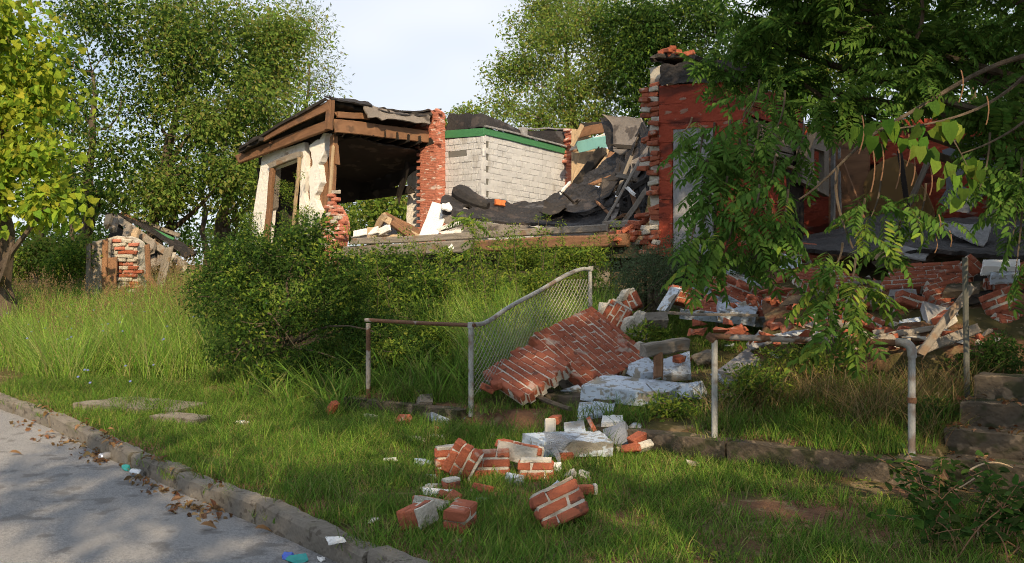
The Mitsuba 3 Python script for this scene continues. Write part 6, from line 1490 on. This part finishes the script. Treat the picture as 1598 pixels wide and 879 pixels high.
# ---------------------------------------------------------------- grass
def blades(key, n, r, h, w, bend, pal, seed, ns=3, seedheads=0, lean=.25):
    g = np.random.default_rng(seed)
    a = g.uniform(0, 6.283, n); rr = r * np.sqrt(g.uniform(0, 1, n))
    base = np.stack([rr * np.cos(a), rr * np.sin(a), 0 * a - .02], 1)
    H = h * g.uniform(.5, 1.15, n); az = g.uniform(0, 6.283, n); d = np.stack([np.cos(az), np.sin(az), 0 * az], 1); s = np.stack([-np.sin(az), np.cos(az), 0 * az], 1)
    s = norm(s + d * g.normal(0, .6, (n, 1)))
    W = w * g.uniform(.7, 1.3, n); B = bend * g.uniform(.2, 1.3, n)
    V = []
    for k in range(ns + 1):
        t = k / ns
        c = base + d * (H * (lean * t + B * t * t))[:, None] + np.array([0, 0, 1.0]) * (H * (t - .35 * B * t * t))[:, None]
        if k < ns: V += [c - s * (W * (1 - .55 * t) / 2)[:, None], c + s * (W * (1 - .55 * t) / 2)[:, None]]
        else: V.append(c)
    v = np.stack(V, 1); m = 2 * ns + 1; F = []
    for k in range(ns - 1): F += [[2 * k, 2 * k + 1, 2 * k + 3], [2 * k, 2 * k + 3, 2 * k + 2]]
    F.append([2 * ns - 2, 2 * ns - 1, 2 * ns])
    idx = np.arange(n)[:, None] * m
    v = v.reshape(-1, 3); f = np.vstack([idx + q_ for q_ in F]); col = np.repeat(leaf_color(g, n, pal, .2), m, 0)
    if seedheads:
        vs, fs2, cs = [v], [f], [col]; o = len(v)
        for k in range(seedheads):
            p = v.reshape(n, m, 3)[k % n, -1]; q = p + [g.normal(0, .03), g.normal(0, .03), .0]
            kk = 14; P_ = q + g.normal(0, 1, (kk, 3)) * [.02, .02, .06]; l = g.uniform(.02, .045, kk)
            vv, ff, c4 = leaves2(P_, g.normal(0, .4, (kk, 3)) + [0, 0, 1], g.normal(0, 1, (kk, 3)), l, l * .3)
            vs.append(vv); fs2.append(ff + o); cs.append(np.repeat(leaf_color(g, kk, [(.22, .15, .075), (.26, .19, .10)], .2), c4, 0)); o += len(vv)
        v, f, col = np.vstack(vs), np.vstack(fs2), np.vstack(cs)
    group(key, v, f, col, 'grass_blade')


LG = [(0.145, 0.265, 0.04), (0.115, 0.225, 0.034), (0.2, 0.31, 0.055), (0.095, 0.19, 0.032), (0.29, 0.28, 0.095)]
TG = [(0.27, 0.42, 0.075), (0.22, 0.38, 0.06), (0.34, 0.46, 0.11), (0.185, 0.34, 0.055), (0.4, 0.42, 0.16)]
MG = [(0.12, 0.225, 0.036), (0.09, 0.175, 0.03), (0.16, 0.26, 0.044), (0.21, 0.23, 0.075)]
DRY = [(0.299, 0.218, 0.103), (0.368, 0.287, 0.149), (0.23, 0.149, 0.069), (0.115, 0.138, 0.034)]
for i in range(4):
    blades(f'lawn_patch_{i}', 130, .22, .075 + .02 * i, .0065, .55, LG, 300 + i, 2)
    blades(f'mid_tuft_{i}', 46, .20, .34, .009, .7, MG, 310 + i, 3)
    blades(f'tall_tuft_{i}', 40, .22, .82, .011, .45, TG, 320 + i, 4, seedheads=0)
    blades(f'seed_tuft_{i}', 22, .26, 1.05, .008, .22, TG[:2] + DRY[:2], 330 + i, 4, seedheads=14, lean=.12)
    blades(f'dry_tuft_{i}', 26, .20, .48, .006, .7, DRY, 340 + i, 3, lean=.4)
    blades(f'coarse_tuft_{i}', 16, .12, .62, .020, .8, MG + TG[:2], 350 + i, 5)


def scatter(key, n, xr, yr, ok, groups, seed, smin=.7, smax=1.2, tilt=.06, label='', cat='grass'):
    g = np.random.default_rng(seed); i = 0
    labels[key] = {'label': label, 'category': cat, 'kind': 'stuff'}
    x = g.uniform(*xr, n); y = g.uniform(*yr, n)
    px = 799 + 1500 * x / y; keep = (px > -90) & (px < 1690); x, y = x[keep], y[keep]
    z = ground_h(x, y); p = np.stack([x, y, z], 1); m = ok(x, y, p); p = p[m]
    for q in p:
        inst(key, i, groups[int(g.integers(len(groups)))], rot_m(g, q, g.uniform(smin, smax), tilt)); i += 1
    return i


lf = lambda x, y: 799 + 1500 * x / y
kd = lambda x, y: kerb_dist(x, y)
noslab = lambda x, y: ~((uv_of(x, y)[0] > -4.5) & (uv_of(x, y)[0] < -1.8) & (uv_of(x, y)[1] > .1) & (uv_of(x, y)[1] < 3.3))
nobush = lambda x, y: ~((lf(x, y) > 335) & (lf(x, y) < 565) & (y > 11.75) & (y < 15.5))
fb = lambda p, f, s: meshkit.fbm(p * [f, f, 0], 3, seed=s)


def lawn_ok(x, y, p):
    u, v = uv_of(x, y)
    bare = .55 * fb(p, .9, 4) + .45 * fb(p, 3.1, 44); rnd = np.random.default_rng(5).uniform(0, 1, len(x))
    front = sst(2.0, 4.2, x) * (1 - sst(7.4, 8.2, y))          # worn ground on the right in front
    thr = .46 + .10 * front
    return (kd(x, y) > .22) & (v < -.12) & (rnd < sst(thr - .10, thr + .03, bare) + .25) & ~((u > -.5) & (v > -.7) & (u < 2))


LP = [f'lawn_patch_{i}' for i in range(4)]; MT = [f'mid_tuft_{i}' for i in range(4)]; TT = [f'tall_tuft_{i}' for i in range(4)]
ST = [f'seed_tuft_{i}' for i in range(4)]; DTF = [f'dry_tuft_{i}' for i in range(4)]; CTF = [f'coarse_tuft_{i}' for i in range(4)]
scatter('lawn_grass', 5200, (-7, 6), (4.0, 14.5), lawn_ok, LP, 1, .8, 1.35, label='short green lawn grass with bare patches beside the street')
scatter('lawn_weeds', 420, (-7, 6), (4.2, 13), lambda x, y, p: (kd(x, y) > .25) & (uv_of(x, y)[1] < -.12) & (fb(p, 1.3, 51) > .44), WD + LU, 31, .22, .5, label='low broad-leaved weeds among the lawn grass')
scatter('lawn_straw', 520, (-7, 6), (4.2, 13), lambda x, y, p: (kd(x, y) > .15) & (uv_of(x, y)[1] < -.05) & (fb(p, 1.0, 57) > .47), DTF, 32, .18, .42, tilt=.35, label='dead straw matted in the lawn grass')
scatter('lawn_edge_grass', 1300, (-7, 3), (4.0, 13), lambda x, y, p: (kd(x, y) > .05) & (kd(x, y) < .5) & (fb(p, 1.1, 8) > .42), LP + MT[:1], 2, .7, 1.1, label='grass tufts growing over the kerb edge')
scatter('weedy_grass', 2000, (-7, 2), (8.5, 15.5), lambda x, y, p: (kd(x, y) > .5) & (uv_of(x, y)[1] < .3) & nobush(x, y) & (np.random.default_rng(3).uniform(0, 1, len(x)) < sst(-1.9, -.5, uv_of(x, y)[1] + (fb(p, .8, 6) - .5) * 1.2) * .9 + .30 * (x < -1.2) * (y > 8.2)), MT, 3, .35, .95, label='knee-high weedy grass along the back of the lawn')
scatter('tall_grass', 3400, (-13, -2), (12.6, 21.5), lambda x, y, p: (kd(x, y) > 1.0) & (lf(x, y) < 350 + 40 * (fb(p, 1, 3) - .5)) & (y > 13.2 + 1.2 * (fb(p, .7, 9) - .5)) & nobush(x, y), TT, 4, .7, 1.15, label='tall bright green grass on the left')
scatter('seeding_grass', 650, (-15, -3), (14.5, 22), lambda x, y, p: (kd(x, y) > 1.5) & (lf(x, y) < 340) & (fb(p, .5, 12) > .44), ST, 5, .8, 1.2, label='tall grass with reddish seed heads behind the bright green grass')
scatter('terrace_grass', 2600, (-4, 6.5), (7.0, 16.5), lambda x, y, p: (uv_of(x, y)[1] > .10) & (uv_of(x, y)[1] < 5.3) & (uv_of(x, y)[0] > -9) & noslab(x, y) & (fb(p, .9, 14) > .40) & ~((uv_of(x, y)[0] > .1) & (uv_of(x, y)[1] < 1.6)), MT, 6, .45, 1.0, label='weedy grass on the terrace before the ruins')
scatter('terrace_lawn', 1600, (-4, 6.5), (7.0, 14), lambda x, y, p: (uv_of(x, y)[1] > .10) & (uv_of(x, y)[1] < 4.5) & (noslab(x, y) | (fb(p, 2.2, 33) > .52)) & ~((uv_of(x, y)[0] > .1) & (uv_of(x, y)[1] < 1.6)), LP, 16, .9, 1.4, label='short grass between the weeds of the terrace')
scatter('dry_grass', 900, (-.5, 5), (7.3, 11), lambda x, y, p: (uv_of(x, y)[1] > .12) & (uv_of(x, y)[1] < 2.6) & (uv_of(x, y)[0] > -3) & (uv_of(x, y)[0] < .1) & noslab(x, y) & (fb(p, 1.2, 15) > .42), DTF, 7, .6, 1.3, label='straw-coloured dry grass behind the pipe railing')
scatter('bank_grass', 2200, (-7, 1.5), (10.5, 17.5), lambda x, y, p: (uv_of(x, y)[1] > .1) & (uv_of(x, y)[1] < 5.2) & (uv_of(x, y)[0] < -3.6) & (lf(x, y) > 300) & nobush(x, y) & noslab(x, y) & (uv_of(x, y)[1] > np.where(lf(x, y) < 740, 1.9, .5)) & (fb(p, .9, 21) > .36), TT, 8, .7, 1.15, label='sunlit rank grass on the bank before the houses')
scatter('coarse_grass', 150, (-5, 0), (10.2, 13), lambda x, y, p: (lf(x, y) > 380) & (lf(x, y) < 780) & (uv_of(x, y)[1] > -.5) & (uv_of(x, y)[1] < 1.6), CTF, 9, .7, 1.1, label='coarse broad-bladed grass around the rusty fence')

# ---------------------------------------------------------------- litter
def fallen(n, spots, seed, size=.05):
    g = np.random.default_rng(seed); P = []
    for k in range(n):
        px, py, rx, ry = spots[int(g.integers(len(spots)))]
        Y = 2560 / (py + g.normal(0, ry) - 420); x = (px + g.normal(0, rx) - 799) * Y / 1500
        kk = float(kerb_dist(x, Y)); z = -.108 + .018 * 0 if kk < 0 else .03 if kk < .17 else float(ground_h(x, Y)) + .02
        if kk < 0: z = -.125 + .018 * min(-kk, 3.4) + .012
        P.append([x, Y, z + g.uniform(0, .02)])
    P = np.array(P); n = len(P); l = size * g.uniform(.6, 1.5, n)
    v, f, k = leaves8(P, g.normal(0, 1, (n, 3)) * [1, 1, .25], g.normal(0, .45, (n, 3)) + [0, 0, 1], l, l * .6, droop=.5, fold=.5)
    return v, f, np.repeat(leaf_color(g, n, [(.22, .13, .065), (.17, .095, .05), (.29, .19, .10), (.13, .08, .045)], .2), k, 0)


v, f_, c_ = fallen(330, [(325, 795, 16, 9), (290, 790, 18, 8), (260, 765, 20, 8), (230, 745, 16, 6), (120, 690, 26, 8), (170, 715, 16, 6), (60, 660, 30, 6), (95, 680, 20, 6), (150, 710, 14, 5)], 5)
scene['fallen_leaves'] = mikit.ply((v, f_), 'dead_leaf', color=c_); labels['fallen_leaves'] = {'label': 'brown fallen leaves gathered in the gutter along the kerb', 'category': 'leaves', 'kind': 'stuff'}
g = np.random.default_rng(66); n_ = 260; P = []
for k in range(n_):
    q = int(g.integers(0, 4)); u_ = g.uniform(.1, 1.5); v_ = -.12 + .30 * q + g.uniform(.02, .28)
    P.append(R(u_, v_, -.02 + .185 * q + g.uniform(.005, .03)))
l = g.uniform(.03, .06, n_)
v, f_, k = leaves8(np.array(P), g.normal(0, 1, (n_, 3)) * [1, 1, .3], g.normal(0, .5, (n_, 3)) + [0, 0, 1], l, l * .6, droop=.5, fold=.5)
scene['step_leaves'] = mikit.ply((v, f_), 'dead_leaf', color=np.repeat(leaf_color(g, n_, [(.20, .10, .05), (.13, .07, .035), (.26, .16, .08)], .25), k, 0)); labels['step_leaves'] = {'label': 'brown leaf litter lying on the mossy steps', 'category': 'leaves', 'kind': 'stuff'}
v, f_, c_ = fallen(160, [(700, 700, 260, 50), (1100, 790, 160, 40), (300, 640, 120, 20)], 6, .035)
scene['scattered_leaves'] = mikit.ply((v, f_), 'dead_leaf', color=c_); labels['scattered_leaves'] = {'label': 'single dry leaves strewn over the lawn', 'category': 'leaves', 'kind': 'stuff'}
for k, (px, py, lab) in enumerate([(312, 824, 'lone brown leaf on the asphalt'), (397, 830, 'brown crumpled leaf near the kerb'), (14, 710, 'small brown leaf far left on the road')]):
    Y = 2560 / (py - 420.0); x = (px - 799) * Y / 1500; g = np.random.default_rng(k + 60)
    v, f_, kk = leaves8(np.array([[x, Y, -.085 + .0]]), np.array([[1, .2 * k, .1]]), np.array([[.1, -.2, 1]]), np.array([.11]), np.array([.06]), droop=.4, fold=.5)
    single('dry_leaf', (v, f_), 'dead_leaf', lab, 'leaf', color=np.repeat([[.24, .14, .07]], len(v), 0))


def can(px, py, label, print_, a):
    Y = 2570 / (py - 420.0); x = (px - 799) * Y / 1500; z = -.125 + .018 * min(max(-float(kerb_dist(x, Y)), 0), 3.4) + .033
    t = thing('drink_can', label, 'drink can')
    prof_ = np.array([[0, .003], [.02, .0], [.026, .004], [.033, .012], [.033, .108], [.027, .118], [.024, .122], [.023, .117], [0, .117]])
    m = trimesh.creation.revolve(prof_, sections=20)
    M = trimesh.transformations.translation_matrix([x, Y, z]) @ trimesh.transformations.rotation_matrix(a, [0, 0, 1]) @ trimesh.transformations.rotation_matrix(np.pi / 2, [0, 1, 0]) @ trimesh.transformations.translation_matrix([0, 0, -.06])
    part(t, 'body', move(m, M), 'can_metal', smooth=40)
    b = trimesh.creation.revolve(np.array([[.0335, .022], [.0335, .095]]), sections=20)
    part(t, 'print_band', move(b, M), print_, smooth=True)


can(213, 742, 'silver and blue drink can lying in the gutter', 'can_metal', 2.6)
can(164, 716, 'dull grey drink can in the gutter farther left', 'weathered_grey', 1.1)
for k, (px, py, mt, s_, lab) in enumerate([(197, 731, 'teal_plastic', (.05, .03, .03), 'crushed teal paper cup between the two drink cans'), (463, 874, 'teal_plastic', (.07, .035, .02), 'green crumpled wrapper on the road at the bottom edge'), (452, 868, 'blue_wrap', (.04, .03, .018), 'small blue wrapper bit beside the green wrapper'),
                                           (524, 850, 'paper', (.06, .04, .015), 'white torn paper on the kerb near the bottom edge'), (500, 870, 'paper', (.04, .03, .012), 'white scrap below the kerb near the green wrapper')]):
    Y = 2560 / (py - 420.0) if k != 3 else 2390 / (py - 420.0); x = (px - 799) * Y / 1500
    z = (-.125 + .018 * min(max(-float(kerb_dist(x, Y)), 0), 3.4) + s_[2] * .7) if k != 3 else .035
    single('litter_piece', lump((x, Y, z), s_, 400 + k, amp=.008), mt, lab, 'litter')
for k, (px, py, mt, s_, lab) in enumerate([(378, 664, 'paper', .07, 'white crumpled paper in the grass left of the bush'), (205, 630, 'paper', .05, 'white scrap behind the larger paving slab'), (150, 632, 'paper', .045, 'pale scraps in the grass left of the paving slab'),
                                           (165, 622, 'blue_wrap', .04, 'blue wrapper in the grass left of the paving slab'), (60, 637, 'concrete', .06, 'grey stone on the kerb top at the left'), (580, 658, 'mortar', .10, 'pale stone piece at the back of the lawn'), (650, 622, 'concrete', .12, 'grey broken stone in front of the rusty fence end'), (278, 730, 'paper', .05, 'white flat scrap beside the kerb')]):
    p = lay(px, py)
    single('lawn_litter', lump(p + [0, 0, s_ * .35], (s_, s_ * .7, s_ * .45), 450 + k), mt, lab, 'litter')
t = single('fallen_branch', cat_mesh([tube(curve([lay(800, 612) + [0, 0, .12], lay(840, 635) + [0, 0, .10], lay(890, 655) + [0, 0, .10]], 10), np.linspace(.035, .022, 10), 6), tube(curve([lay(820, 625) + [0, 0, .1], lay(850, 618) + [0, 0, .18], lay(866, 612) + [0, 0, .22]], 8), np.linspace(.022, .012, 8), 6)]), 'bark', 'bare fallen branch lying below the lower brick slab', 'branch')
g = np.random.default_rng(8); fl_ = []
for k in range(46):
    px, py = g.uniform(5, 420), g.uniform(520, 640); p = lay(px, py) + [0, 0, .30 if py > 600 else .6]
    P = np.repeat(p[None], 7, 0); a = np.arange(7) * .9
    v, f_, kk = leaves2(P, np.stack([np.cos(a), np.sin(a) * .6 - .4, np.sin(a) * .6 + .2], 1), np.tile([[0, -1, .6]], (7, 1)), np.full(7, .02), np.full(7, .011))
    fl_.append((v, f_))
o = 0; V, F = [], []
for v, f_ in fl_: V.append(v); F.append(f_ + o); o += len(v)
V = np.vstack(V)
scene['chicory_flowers'] = mikit.ply((V, np.vstack(F)), 'leaf', color=np.tile([[.30, .36, .72]], (len(V), 1))); labels['chicory_flowers'] = {'label': 'small pale blue flowers dotted through the grass on the left', 'category': 'flowers', 'kind': 'stuff'}
